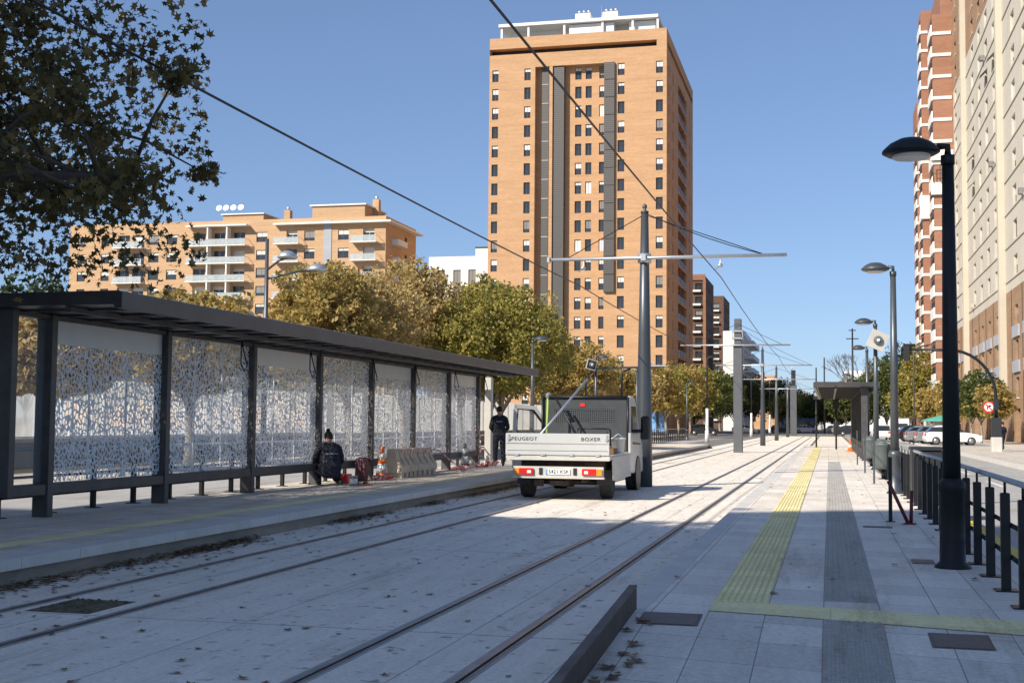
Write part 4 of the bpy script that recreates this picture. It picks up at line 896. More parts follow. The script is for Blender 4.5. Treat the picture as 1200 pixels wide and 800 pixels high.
# ------------------------------------------------------------------ lamps
def lamp_head(parent, x, z, s, mt='lamp_grey'):
    h = m1(mt).lathe([(.02, .0), (.23, -.005), (.275, .02), (.27, .045), (.2, .11), (.11, .155), (.03, .165)], (x+s*.34, 0, z), 24).tube([(x, 0, z-.03), (x, 0, z+.07), (x+s*.10, 0, z+.07)], .035, 8).build('lamp_head', parent)
    m1('clear_lens').lathe([(.17, -.035), (.19, -.008)], (x+s*.34, 0, z), 20).build('lens', h)
def lamp(x, y, z0, H, label, side=-1, black=False, group='platform lamp posts'):
    mt = 'lamp_shaded' if black else 'lamp_grey'  # black picks the copy that has the shade in its colour
    t = thing('street_lamp', label, 'street lamp', (x, y, z0), 0, group)
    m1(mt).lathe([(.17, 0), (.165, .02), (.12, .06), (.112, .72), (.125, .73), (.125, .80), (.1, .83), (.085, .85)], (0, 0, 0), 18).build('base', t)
    m1(mt).tube([(0, 0, .8), (0, 0, H-.12)], [.086, .055], 14).tube([(0, 0, H-.14), (0, 0, H-.05)], .066, 14).build('shaft', t)
    lamp_head(t, 0, H-.03, side, mt); return t
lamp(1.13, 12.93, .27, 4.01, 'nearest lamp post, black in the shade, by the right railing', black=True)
L2 = lamp(1.25, 26.47, .27, 4.45, 'second lamp post on the right platform, just beyond the edge of the shade')
lbl = ['third lamp post on the right platform, carrying the tilted square speaker', 'fourth lamp post, just in front of the right shelter', 'fifth lamp post, seen above the roof of the right shelter']
for y, x, lb in ((40.3, 1.37, lbl[0]), (54, 1.5, lbl[1]), (84, 1.4, lbl[2])): dup(L2, (x, y, .27), 0, lb)
labl = ['lamp post in front of the big olive tree left of the pickup', 'lamp post above the cab of the pickup', 'lamp post right behind the nearest catenary pole', 'lamp post with a white sleeve left of the square pillar']
for y, lb in zip((47, 60.5, 74, 101), labl): dup(L2, (-10.85, y, .27), PI, lb, 'lamp posts on the left platform')
# twin lamp
def twin_lamp(x, y, H, label):
    t = thing('twin_lamp', label, 'street lamp', (x, y, 0)); m1('lamp_grey').tube([(0, 0, 0), (0, 0, H)], [.11, .06], 12).build('shaft', t)
    for dx, dy, z in ((.95, -.4, H-.75), (1.5, .9, H-1.05), (-.55, -.5, H-2.75)):
        a = m1('lamp_grey').tube([(0, 0, z-.35), (dx*.6, dy*.6, z-.05), (dx, dy, z+.02)], .04, 8).build('arm', t)
        h = m1('galv').lathe([(.05, 0), (.32, -.01), (.36, .04), (.28, .16), (.12, .25), (.03, .27)], (dx, dy, z), 20, sx=1.0).build('lamp_head', t)
twin_lamp(-19, 41, 7.9, 'tall grey street lamp with several dome heads in front of the peach block')
def camera_box(x, y, z, label, rz_, tilt, s=.30, dark=False):
    t = thing('loudspeaker', label, 'loudspeaker', (x, y, z), rz_, 'square white loudspeakers'); t.rotation_euler = (0, tilt, rz_)
    m1('concrete_pale').prism([(-s, -s), (s, -s), (s, s), (-s, s)], 'y', 0, .06).add([(-s, .06, -s), (s, .06, -s), (s, .06, s), (-s, .06, s), (-s*.6, .26, -s*.6), (s*.6, .26, -s*.6), (s*.6, .26, s*.6), (-s*.6, .26, s*.6)], [(4, 5, 6, 7), (0, 1, 5, 4), (1, 2, 6, 5), (2, 3, 7, 6), (3, 0, 4, 7)]).build('housing', t)
    if dark: m1('black_plastic').box(-s*.86, s*.86, -.012, -.002, -s*.86, s*.86).build('front_mesh', t)
    b = m1('bin_grey'); b.lathe([(.13, 0), (.13, .06), (.1, .09)], (0, 0, 0), 20); b.xform(Matrix.Rotation(PI/2, 4, 'X')); b.build('horn', t)
    b = m1('white_paint'); b.lathe([(.05, 0), (.05, .12), (.03, .13)], (0, 0, 0), 16); b.xform(Matrix.Rotation(PI/2, 4, 'X')); b.build('driver', t)
camera_box(1.43, 39.9, 4.15, 'tilted white square speaker on the third right lamp post', .15, .42, .27)
camera_box(-10.95, 59.9, 4.35, 'tilted dark-fronted square speaker above the pickup cab', .45, .25, .24, True)
# bins and small street furniture on the right platform
def bin_(x, y, label):
    t = thing('litter_bin', label, 'bin', (x, y, .27), 0, 'round grey litter bins'); m1('bin_grey').lathe([(.17, .24), (.23, .28), (.25, .4), (.25, .82), (.27, .84), (.27, .9)], (0, 0, 0), 20).build('drum', t); m1('bin_grey').lathe([(.27, .905), (.2, .95), (.05, .98)], (0, 0, 0), 20).build('lid', t)
    m1('dark_metal').tube([(0, 0, 0), (0, 0, .3)], .05, 8).box(-.12, .12, -.12, .12, 0, .015).build('foot', t); return t
b1 = bin_(1.30, 33.4, 'round grey litter bin between the second and third right lamp posts'); dup(b1, (1.32, 43.5, .27), 0, 'round grey litter bin beyond the third right lamp post')
t = thing('black_bin', 'black rectangular bin against the railing behind the red V-shaped stand', 'bin', (1.62, 23.2, .27)); m1('bin_black').cbox(-.26, .26, -.3, .3, .12, .92, .03).build('body', t); m1('bin_black').cbox(-.28, .28, -.32, .32, .922, .98, .02).build('lid', t); m1('dark_metal').box(-.2, -.12, -.2, .2, 0, .12).box(.12, .2, -.2, .2, 0, .12).build('foot', t)
t = thing('red_stand', 'dark red V-shaped metal stand in front of the black bin', 'stand', (1.05, 18.35, .27)); m1('red_metal').add(*(lambda: ([], []))()).tube([(-.02, 0, .02), (-.27, .1, .58)], .024, 8).build('arm', t); m1('red_metal').tube([(.02, 0, .02), (.04, .1, .45)], .024, 8).build('arm', t); m1('red_metal').box(-.08, .08, -.05, .05, 0, .02).build('foot', t)
t = thing('thin_post', 'thin dark post standing left of the red V-shaped stand', 'post', (.82, 18.75, .27)); m1('dark_metal').box(-.06, .06, -.06, .06, 0, .012).build('foot', t); m1('dark_metal').cbox(-.025, .025, -.025, .025, .012, .9, .005).build('shaft', t)
for (x, y, lb) in ((.98, 30.4, 'thin grey post left of the nearer round bin'), (.95, 37, 'thin grey post left of the farther round bin'), (.9, 44.5, 'thin grey post by the near end of the right shelter')):
    t = thing('thin_post', lb, 'post', (x, y, .27), 0, 'thin grey posts by the bins'); m1('galv').box(-.06, .06, -.06, .06, 0, .012).build('foot', t); m1('lamp_grey').cbox(-.022, .022, -.022, .022, .012, 1.15, .005).build('shaft', t)
for (x, y, H, lb) in ((-.75, 77, 2.8, 'sign post with a dark round signal in the middle of the far platform'), (.35, 72, 2.2, 'dark sign on a post beside the far shelter')):
    t = thing('signal_post', lb, 'signal', (x, y, .27), 0, 'small signals on the far platform'); m1('dark_metal').tube([(0, 0, 0), (0, 0, H)], .05, 8).build('shaft', t)
    m1('black_plastic').cbox(-.16, .16, -.08, .08, H, H+.5, .03).build('housing', t)
    if H > 2.5: m1('galv').lathe([(.12, 0), (.12, .04)], (0, 0, 0), 14).xform(Matrix.Translation((0, -.085, H+.3)) @ Matrix.Rotation(PI/2, 4, 'X')).build('lens', t)
    else: m1('black_plastic').cbox(-.14, .14, -.04, .04, H*.35, H*.7, .02).build('panel', t)
t = thing('traffic_cone', 'small orange cone beside the far right shelter', 'cone', (1.0, 66, .27)); m1('orange_plastic').lathe([(.2, 0), (.2, .03), (.14, .04), (.03, .6)], (0, 0, 0), 12).build('body', t); m1('cone_white').lathe([(.112, .2), (.082, .36)], (0, 0, 0), 12).build('band', t)

# ------------------------------------------------------------------ catenary
def cat_pole(x, y, H, bz, x0, x1, label, r=.21):
    t = thing('catenary_pole', label, 'catenary pole', (x, y, 0), 0, 'catenary poles between the tracks')
    m1('pole_grey').tube([(0, 0, 0), (0, 0, 1.6), (0, 0, H*.55), (0, 0, H-.1)], [r, r*.93, r*.72, r*.45], 18).build('shaft', t)
    m1('pole_grey').lathe([(r*.5, H-.1), (r*.5, H-.06), (.03, H-.02), (.06, H+.04), (.06, H+.1), (.01, H+.14)], (0, 0, 0), 12).build('finial', t)
    m1('galv').tube([(x0-x, -.16, bz), (x1-x, -.16, bz)], .045, 10).build('cross_beam', t)
    m1('galv').tube([(0, 0, bz-.12), (0, 0, bz+.12)], r*.82, 14).box(-.06, .06, -.26, -.1, bz-.08, bz+.08).box(x0-x-.04, x0-x+.02, -.24, -.08, bz-.07, bz+.07).build('clamp', t)
    b = m1('wire')
    for e in (x0+.5-x, x1-.6-x): b.tube([(e, -.16, bz+.04), (0, -.05, H-.15)], .012, 5)
    b.build('stay_rod', t)
    for tx in (-6.25, -2.75):
        if x0 < tx < x1: m1('galv').tube([(tx-x+.12, -.16, bz), (tx-x+.1, -.16, bz-.25), (tx-x-.02, -.16, 5.5)], .018, 6).lathe([(.05, 0), (.07, .03), (.07, .06), (.05, .09)], (tx-x+.1, -.16, bz-.28), 8).build('dropper', t)
cat_pole(-4.58, 32.53, 7.1, 5.82, -7.05, -1.0, 'nearest tapered grey catenary pole, right of the pickup')
cat_pole(-4.8, 96.8, 7.2, 5.95, -8.2, -1.2, 'catenary pole just beyond the square pillar', .2)
cat_pole(-5.0, 127.5, 7.2, 5.95, -8.3, -1.3, 'catenary pole second beyond the square pillar', .2)
cat_pole(-5.0, 161.8, 7.2, 5.95, -8.3, -1.3, 'farthest catenary pole between the tracks', .2)
t = thing('square_pillar', 'square grey pillar with a cross beam between the tracks', 'pillar', (-4.97, 72.9, 0)); m1('pillar_grey').cbox(-.25, .25, -.25, .25, 0, 6.0, .03).build('shaft', t); m1('pillar_grey').cbox(-.2, .2, -.2, .2, 6.0, 7.5, .03).build('upper_shaft', t)
m1('galv').tube([(-3.2, -.36, 6.0), (2.9, -.36, 6.0)], .045, 10).build('cross_beam', t); m1('galv').box(-.28, .28, -.30, .30, 6.35, 6.43).box(-.28, .28, -.30, .30, 6.75, 6.83).box(-.29, -.25, -.3, -.26, 6.35, 6.8).box(.25, .29, -.3, -.26, 6.35, 6.8).build('bracket', t)
b = m1('wire'); b.tube([(-2.6, -.36, 6.05), (0, -.3, 7.2)], .012, 5); b.tube([(2.4, -.36, 6.05), (0, -.3, 7.2)], .012, 5); b.build('stay_rod', t)
t = thing('signal_pillar', 'farther pale pillar topped by a dark signal between the tracks', 'pillar', (-4.9, 185, 0)); m1('pillar_grey').cbox(-.45, .45, -.45, .45, 0, 7.0, .03).build('shaft', t); m1('black_plastic').cbox(-.3, .3, -.3, .3, 7.0, 9.2, .05).build('signal_head', t)
def wire(pts, r, label):
    o = m1('wire').tube(pts, r, 6).build('overhead_wire'); tag(o, label, 'wire', 'overhead tram wires')
def sag(p, q, n=8, s=.12):
    p, q = Vector(p), Vector(q); return [tuple(p.lerp(q, i/n)+Vector((0, 0, -s*4*(i/n)*(1-i/n)))) for i in range(n+1)]
R_ = sag((-2.75, -2, 5.12), (-2.75, 33.9, 5.46), 14, .08)[:-1]+sag((-2.75, 33.9, 5.46), (-2.75, 72.5, 5.35))[:-1]+sag((-2.75, 72.5, 5.4), (-2.75, 97, 5.3))[:-1]+sag((-2.75, 97, 5.3), (-2.75, 185, 5.2))
wire(R_, .014, 'contact wire over the right track, crossing the tower diagonally')
L_ = sag((-6.25, -2, 5.05), (-6.25, 32.4, 5.14), 14, .1)[:-1]+sag((-6.25, 32.4, 5.14), (-6.25, 72.5, 5.25))[:-1]+sag((-6.25, 72.5, 5.25), (-6.25, 97, 5.3))[:-1]+sag((-6.25, 97, 5.3), (-6.25, 185, 5.2))
wire(L_, .014, 'contact wire over the left track, running from the top left corner')
for (p, q, lab) in (((-4.58, 32.5, 7.0), (-1.4, 33.2, 5.9), 'steel stay from the tip of the nearest catenary pole to its beam end'), ((-4.97, 72.8, 7.0), (-1.2, 97, 5.95), 'steel stay from the square pillar to the next beam')):
    wire(sag(p, q, 6, .1), .012, lab)
for k, (x, y, lb) in enumerate(((-10.3, 112, 'white-sleeved post left of the square pillar'), (-9.6, 140, 'white-sleeved post right of the square pillar'), (-9.2, 158, 'second white-sleeved post right of the square pillar'), (-8.2, 185, 'farthest white-sleeved post beside the poles'))):
    t = thing('sleeved_post', lb, 'post', (x, y, 0), 0, 'posts wrapped in white'); b = m1('white_paint'); b.tube([(0, 0, 0), (0, 0, 1.0), (.03, 0, 1.05), (0, 0, 1.2), (.02, 0, 2.2), (0, 0, 2.9)], [.2, .17, .12, .15, .13, .12], 10); b.build('white_sleeve', t); m1('dark_metal').tube([(0, 0, 2.9), (0, 0, 7.2), (.3, 0, 7.4), (1.1, 0, 7.4)], .07, 8).build('shaft', t)

# ------------------------------------------------------------------ arched mast with signal and sign
def arch_mast(x, y, s, R, label, sign=True, z0=.1):
    t = thing('arched_mast', label, 'traffic mast', (x, y, z0), 0, 'arched traffic masts')
    m1('concrete_pale').cbox(-.3, .3, -.3, .3, 0, .85, .04).build('plinth', t)
    m1('bin_black').cbox(-.28, .28, -.24, .24, .852, 2.0, .03).build('cabinet', t)
    pts = [(0, 0, 2.0), (0, 0, 3.2)]+[(s*R*(1-math.cos(a)), 0, 3.2+2.8*math.sin(a)) for a in np.linspace(.15, PI/2, 10)]+[(s*(R+2.4), 0, 6.05)]
    m1('dark_metal').tube(pts, [.11]*2+[.09]*10+[.06], 12).build('arm', t)
    h = m1('black_plastic').cbox(s*(R+2.4)-.18, s*(R+2.4)+.18, -.16, .16, 5.35, 6.3, .04).build('signal_head', t)
    m1('black_plastic').cbox(-.16, .16, -.2, .0, 2.45, 3.1, .04).build('signal_box', t)
    if sign:
        c = Vector((-.42, -.12, 2.62)); sg = m1('red_paint').lathe([(.34, 0), (.34, .02)], (0, 0, 0), 28).xform(Matrix.Translation(c) @ Matrix.Rotation(PI/2, 4, 'X')).build('round_sign', t)
        m1('white_paint').lathe([(.25, 0), (.25, .006)], (0, 0, 0), 28).xform(Matrix.Translation(c+Vector((0, -.021, 0))) @ Matrix.Rotation(PI/2, 4, 'X')).build('sign_face', sg)
        bb = m1('ink'); y_ = c.y-.031
        def q(pts): bb.add([(c.x+px, y_, c.z+pz) for px, pz in pts]+[(c.x+px, y_+.003, c.z+pz) for px, pz in pts], [tuple(range(len(pts))), tuple(range(2*len(pts)-1, len(pts)-1, -1))])
        q([(-.10, -.16), (-.04, -.16), (-.04, .03), (.05, .03), (.05, .09), (-.10, .09)]); q([(.04, -.02), (.16, .06), (.04, .14)]); bb.build('arrow', sg)
        bb = m1('red_paint'); y_ = c.y-.036; q([(-.19, .14), (-.14, .19), (.19, -.14), (.14, -.19)]); bb.build('bar', sg)
        m1('galv').tube([(c.x, -.07, 2.62), (-.05, -.02, 2.62)], .02, 6).build('bracket', t)
arch_mast(9.55, 80.3, -1, 2.6, 'arched dark traffic mast with a round red-ringed no-turn sign')
t = thing('bent_mast', 'thin grey mast bending over to the right above the pickup cab', 'mast', (-12.35, 66, 0)); m1('lamp_grey').tube([(0, 0, 0), (0, 0, 3.6)]+[(.9*(1-math.cos(a)), 0, 3.6+.85*math.sin(a)) for a in np.linspace(.2, PI/2, 7)]+[(4.1, 0, 4.5)], .055, 10).build('mast_tube', t); m1('galv').cbox(3.2, 4.2, -.08, .08, 4.52, 4.6, .02).build('arm_plate', t)
t = thing('dark_pole', 'thin pole with cross arms rising above the right shelter', 'pole', (1.9, 110, 0)); m1('dark_metal').tube([(0, 0, 0), (0, 0, 9.6)], [.12, .06], 8).build('shaft', t); m1('dark_metal').box(-.5, .5, -.04, .04, 8.7, 8.78).box(-.3, .3, -.04, .04, 9.4, 9.47).build('cross_arm', t)
for (x, y, H, lb) in ((-2.2, 230, 11.5, 'left of the two thin dark masts behind the right shelter'), (-.8, 225, 13.0, 'right of the two thin dark masts behind the right shelter')):
    tag(m1('dark_metal').tube([(0, 0, 0), (0, 0, H)], [.18, .1], 8).build('thin_mast'), lb, 'mast', 'thin masts far away'); C.objects[-1].location = (x, y, 0)
t = thing('street_lamp', 'thin grey street lamp in front of the white-banded tower', 'street lamp', (8.6, 140, .1)); m1('lamp_grey').tube([(0, 0, 0), (0, 0, 9.0), (.3, 0, 9.6), (1.6, 0, 9.9)], .08, 8).build('shaft', t); m1('lamp_grey').cbox(1.5, 2.2, -.12, .12, 9.85, 9.97, .03).build('lamp_head', t)
# poster kiosk
t = thing('poster_stand', 'blue advertising stand with a red top beyond the left platform', 'advertising stand', (-19.8, 152, .1)); m1('frame_dark').box(-1.3, 1.3, -.15, .15, 0, 3.2).build('frame', t)
for x in (-1.15, .15): m1('poster_blue').box(x, x+1.0, -.2, -.155, .4, 2.9).build('poster', t)
m1('red_paint').box(-.8, .8, -.1, .1, 3.201, 3.6).build('top_sign', t)

# ------------------------------------------------------------------ cars
def car(x, y, rz_, paint, label, L=4.2, H=1.5, W=1.78, van=False, group='cars parked in front of the cream block'):
    t = thing('parked_car', label, 'car', (x, y, .106 if x > 7 else -.026), rz_, group)   # nose towards +x
    if van: prof = [(-L/2, .35), (-L/2+.02, 1.7), (-L/2+.15, H), (L/2-1.3, H), (L/2-.75, 1.15), (L/2-.1, .95), (L/2, .7), (L/2, .35)]
    else: prof = [(-L/2, .45), (-L/2+.02, .85), (-L/2+.15, .98), (-L/2+.4, 1.02), (L/2-1.25, .98), (L/2-.35, .84), (L/2-.04, .66), (L/2, .4), (L/2-.1, .25), (-L/2+.1, .25)]
    m1(paint).prism(prof, 'y', -W/2, W/2).build('body', t, bevel=.06)
    if not van:
        gh = [(-L/2+.12, .96), (-L/2+.55, H-.12), (-L/2+1.1, H), (L/2-2.1, H), (L/2-1.05, .96)]
        b = m1('glass_car').prism(gh, 'y', -W/2+.14, W/2-.14); b.build('glasshouse', t, bevel=.05)
        b = m1(paint).prism([(-L/2+.5, H-.14), (-L/2+1.1, H+.012), (L/2-2.1, H+.012), (L/2-1.95, H-.07)], 'y', -W/2+.13, W/2-.13)
        for u in (-.35, .0): b.box(u*L/2*1.0-.04, u*L/2+.04, -W/2+.125, W/2-.125, .95, H-.05)
        b.build('roof', t, bevel=.02)
    else: b = m1('glass_car').box(L/2-1.7, L/2-1.15, -W/2-.004, W/2+.004, 1.15, 1.6); b.box(-L/2-.006, -L/2+.02, -W/2+.2, W/2-.2, 1.2, 1.7); b.build('window', t)
    for sx_ in (-L/2+.78, L/2-.82):
        for sy in (-1, 1):
            wv = m1('tyre').lathe([(.2, -.1), (.31, -.1), (.325, -.06), (.325, .06), (.31, .1), (.2, .1)], (0, 0, 0), 20).xform(Matrix.Translation((sx_, sy*(W/2-.09), .325)) @ Matrix.Rotation(PI/2, 4, 'X')).build('wheel', t)
            m1('rim').lathe([(.05, -.108), (.2, -.105), (.205, 0), (.2, .105), (.05, .108)], (0, 0, 0), 14).xform(Matrix.Translation((sx_, sy*(W/2-.088), .325)) @ Matrix.Rotation(PI/2, 4, 'X')).build('rim', wv)
    for sy in (-1, 1):
        m1('red_glass').box(-L/2-.015, -L/2+.2, sy*(W/2-.2)-.19, sy*(W/2-.2)+.19, .72, .9).build('tail_light', t)
        m1('clear_lens').box(L/2-.3, L/2-.02, sy*(W/2-.25)-.2, sy*(W/2-.25)+.2, .62, .76).build('headlight', t)
    m1('plate').box(-L/2-.02, -L/2, -.25, .25, .5, .61).build('number_plate', t)
    return t
car(9.2, 104.5, .08, 'car_white', 'white hatchback nearest in the row of parked cars, crossed by the nearest lamp post')
car(8.9, 110, .1, 'car_silver', 'silver car next behind the white hatchback')
car(8.4, 115.5, .12, 'car_silver', 'second silver-grey car in the parked row', H=1.45)
car(8.0, 121, .12, 'car_dark', 'dark car with red tail light, leftmost of the parked row')
car(5.6, 150, PI/2+.1, 'car_white', 'white car standing alone up the road between the lamp posts', H=1.65)
car(8.4, 165, PI/2, 'car_white', 'white van parked behind the row of cars', L=5, H=2.3, W=2.0, van=True)
car(3.2, 190, 0, 'car_dark', 'dark car crossing at the far end behind the right shelter', group='cars at the far junction')
for k, (x, y, p, lb) in enumerate(((-13.5, 214, 'car_white', 'white car at the far junction left of the first far pole'), (-8.2, 232, 'car_dark', 'dark car at the far junction between the poles'), (-4.0, 238, 'car_white', 'white car at the far junction right of the signal pillar'), (-16.5, 176, 'car_dark', 'dark car under the trees left of the square pillar'), (1.4, 234, 'car_silver', 'silver car at the far junction behind the platform signal'))): car(x, y, .0, p, lb, group='cars at the far junction')
t = thing('blue_bus', 'dark blue bus crossing at the far end of the tracks', 'bus', (-5.6, 246, 0)); m1('bus_blue').cbox(-3.0, 3.0, -1.25, 1.25, .35, 2.7, .1).build('body', t); m1('glass_car').box(-2.7, 2.7, -1.26, -1.24, 1.45, 2.25).build('window', t)
for x in (-1.9, 1.8): m1('tyre').lathe([(.3, -.12), (.48, -.12), (.48, .12), (.3, .12)], (0, 0, 0), 16).xform(Matrix.Translation((x, -1.15, .48)) @ Matrix.Rotation(PI/2, 4, 'X')).build('wheel', t)
t = thing('market_umbrella', 'green awning behind the silver parked cars', 'awning', (10.6, 132, .1)); m1('galv').tube([(0, 0, 0), (0, 0, 2.4)], .04, 6).build('pole', t); m1('green_cloth').lathe([(1.9, 1.9), (1.7, 2.05), (.1, 2.5)], (0, 0, 0), 8).build('canopy', t)
t = thing('scaffold_frame', 'pale green glazed entrance porch at the foot of the white-banded tower', 'porch', (13.3, 182, .1)); m1('balcony_glass').box(-.5, .5, -1.5, 1.5, 0, 7.5).build('glazing', t); m1('green_cloth').box(-.55, -.5, -1.55, -1.45, 0, 7.6).box(.5, .55, -1.55, -1.45, 0, 7.6).build('frame', t)

# ------------------------------------------------------------------ the pickup truck
def truck():
    t = thing('pickup_truck', 'white flatbed pickup truck parked on the track with its left door open', 'truck', (-5.46, 26.0, 0), math.radians(.8))
    # local: x right, y forward from the tailgate, z up
    W = 1.08
    b = m1('under'); b.box(-.42, -.30, .3, 5.6, .48, .66); b.box(.30, .42, .3, 5.6, .48, .66)
    for y in (.6, 1.6, 2.6, 3.6): b.box(-.9, .9, y, y+.1, .6, .82)
    b.tube([(-.75, 1.15, .34), (.75, 1.15, .34)], .06, 8); b.tube([(0, 1.15, .34), (0, 4.2, .45)], .05, 8); b.lathe([(.14, -.12), (.17, 0), (.14, .12)], (0, 1.15, .36), 12)
    b.box(-.75, -.2, 2.0, 2.9, .35, .6); b.box(.25, .7, 2.2, 3.0, .38, .62); b.tube([(.5, .2, .40), (.5, 2.2, .42)], .035, 8); b.box(-.55, -.35, .25, .32, .28, .42); b.box(-.2, .15, .2, .5, .3, .4)
    b.build('chassis', t)
    bed = m1('truck_grey').box(-W, W, .02, 3.35, .84, .94).build('bed', t)
    b = m1('truck_grey'); b.box(-W-.01, W+.01, -.02, .02, .83, .92); b.build('bed_sill', bed)
    def board(name, par, pts, axis, a, c_): return m1('truck_white').prism(pts, axis, a, c_).build(name, par, bevel=.006)
    # tailgate with pressed profile
    b = m1('truck_white'); b.prism([(.0, .93), (-.03, .94), (-.03, 1.02), (-.012, 1.04), (-.012, 1.16), (-.03, 1.18), (-.03, 1.37), (.01, 1.385), (.01, .93)], 'x', -W, W); tg = b.build('tailgate', bed, bevel=.004)
    b = m1('truck_white'); b.prism([(-W-.0, .93), (-W-.03, .94), (-W-.03, 1.37), (-W, 1.385)], 'y', .03, 3.3); b.build('side_board', bed)
    b = m1('truck_grey'); b.prism([(W+.012, .42), (W+.05, .42), (W+.03, .90), (W+.0, .91)], 'y', .35, 2.9); b.build('dropped_side_board', bed)
    m1('truck_white').box(W-.02, W+.03, 2.95, 3.3, .93, 1.385).build('corner_post', bed)
    for x in (-.85, -.3, .3, .85): m1('galv').box(x-.05, x+.05, -.045, -.02, .925, .965).tube([(x-.05, -.035, .93), (x+.05, -.035, .93)], .012, 8).build('hinge', tg)
    for s in (-1, 1): m1('galv').box(s*(W-.05)-.02, s*(W-.05)+.02, -.048, -.028, 1.22, 1.36).box(s*(W-.05)-.03, s*(W-.05)+.03, -.06, -.046, 1.25, 1.28).build('latch', tg)
    m1('black_plastic').box(-W+.02, W-.02, -.034, -.030, 1.025, 1.033).build('seam', tg)
    for s in (-1, 1): m1('black_plastic').box(s*.86-.15, s*.86+.15, .72, .735, .30, .62).build('mud_flap', t)
    text_mesh('PEUGEOT', .10, 'ink', 'maker_lettering', tg, (-.70, -.034, 1.265), (PI/2, 0, 0), spacing=1.15, sx=1.15)
    text_mesh('BOXER', .10, 'ink', 'model_lettering', tg, (.70, -.034, 1.265), (PI/2, 0, 0), spacing=1.1, sx=1.2)
    bp = m1('truck_grey').box(-.95, .95, .05, .12, .49, .70).box(-.97, .97, .02, .15, .455, .49).build('rear_bumper', t)
    for s in (-1, 1):
        l = m1('red_glass').cbox(s*.66-.15, s*.66+.15, .0, .05, .53, .66, .01).build('tail_light', t)
        m1('orange_glass').cbox(s*.86-.05, s*.86+.07 if s > 0 else s*.86+.05, .0, .05, .53, .66, .01).build('indicator', l)
        m1('clear_lens').box(s*.60-.04, s*.60+.04, -.004, .0, .56, .62).build('reversing_lens', l)
        m1('black_plastic').box(s*.36-.035, s*.36+.035, .03, .05, .53, .67).build('buffer', bp)
    pl = m1('plate').box(-.26, .26, .03, .045, .535, .65).build('number_plate', t); m1('poster_blue').box(-.258, -.215, .026, .03, .54, .645).build('country_strip', pl)
    text_mesh('5421 KSK', .105, 'ink', 'plate_number', pl, (.02, .026, .592), (PI/2, 0, 0), spacing=1.02, ext=.002)
    for y in (1.15, 5.05):
        for s in (-1, 1):
            x = s*.86; wv = m1('tyre').lathe([(.2, -.12), (.33, -.12), (.35, -.09), (.352, 0), (.35, .09), (.33, .12), (.2, .12)], (0, 0, 0), 28).xform(Matrix.Translation((x, y, .35)) @ Matrix.Rotation(PI/2, 4, 'Y')).build('wheel', t)
            m1('rim').lathe([(.04, -.1), (.19, -.105), (.205, -.11), (.205, .11), (.19, .105), (.04, .1)], (0, 0, 0), 18).xform(Matrix.Translation((x, y, .35)) @ Matrix.Rotation(PI/2, 4, 'Y')).build('rim', wv)
    for s in (-1, 1): m1('black_plastic').box(s*.86-.15, s*.86+.15, .70, .72, .40, .8).build('mud_flap', t) if False else None
    # cab
    prof = [(3.42, .45), (3.42, 2.12), (3.52, 2.2), (4.0, 2.25), (4.55, 2.2), (4.78, 2.08), (5.45, 1.32), (5.95, 1.1), (6.05, .85), (6.05, .4), (5.5, .38)]
    cab = m1('truck_white').prism(prof, 'x', -1.0, 1.0).build('cab', t, bevel=.05)
    for s in (-1, 1):
        m1('glass_car').prism([(3.85, 1.35), (3.85, 2.0), (4.6, 2.0), (5.15, 1.35)], 'x', s*1.004-.004, s*1.004+.004).build('side_window', cab)
        m1('black_plastic').prism([(3.8, 1.18), (5.4, 1.12), (5.4, 1.08), (3.8, 1.12)], 'x', s*1.012-.01, s*1.012+.01).build('rub_strip', cab)
        mi = m1('black_plastic').box(min(s*1.0, s*1.16), max(s*1.0, s*1.16), 4.78, 4.84, 1.38, 1.46).cbox(s*1.22-.11, s*1.22+.11, 4.72, 4.88, 1.22, 1.78, .045).build('wing_mirror', cab)
        m1('black_plastic').lathe([(.41, -.02), (.44, -.02), (.44, .02), (.41, .02)], (0, 0, 0), 24).xform(Matrix.Translation((s*1.0, 5.05, .38)) @ Matrix.Rotation(PI/2, 4, 'Y')).build('wheel_arch', cab)
    m1('glass_car').add([(-.88, 4.815, 2.05), (.88, 4.815, 2.05), (.92, 5.44, 1.37), (-.92, 5.44, 1.37)], [(0, 1, 2, 3)]).build('windscreen', cab)
    m1('black_plastic').box(-1.02, 1.02, 6.03, 6.10, .38, .62).build('front_bumper', cab)
    # dark headboard with wire mesh window
    hb = m1('board_dark'); hb.box(-.98, .98, 3.30, 3.36, 1.0, 1.62); hb.box(-.98, -.72, 3.30, 3.36, 1.62, 1.92); hb.box(.72, .98, 3.30, 3.36, 1.62, 1.92); hb.box(-.98, .98, 3.30, 3.36, 1.92, 2.18)
    hb = hb.build('headboard', t)
    m1('wire_mesh').box(-.72, .72, 3.31, 3.32, 1.62, 1.92).build('mesh_window', hb); m1('glass_car').box(-.72, .72, 3.365, 3.37, 1.62, 1.92).build('rear_glass', hb)
    m1('dark_metal').tube([(-1.0, 3.28, 2.2), (1.0, 3.28, 2.2)], .035, 8).tube([(-1.0, 3.28, .95), (-1.0, 3.28, 2.2)], .03, 8).tube([(1.0, 3.28, .95), (1.0, 3.28, 2.2)], .03, 8).build('headboard_frame', hb)
    m1('dark_metal').tube([(.86, 3.28, 2.2), (.86, 3.28, 2.78), (1.06, 3.28, 2.86)], .028, 8).build('beacon_post', hb)
    m1('red_paint').box(-.12, .0, 3.285, 3.298, 1.98, 2.06).build('red_label', hb)
    # open left door
    d = bpy.data.objects.new('door', None); C.objects.link(d); d.parent = t; d.location = (-1.02, 4.9, 0); d.rotation_euler = (0, 0, math.radians(-62))
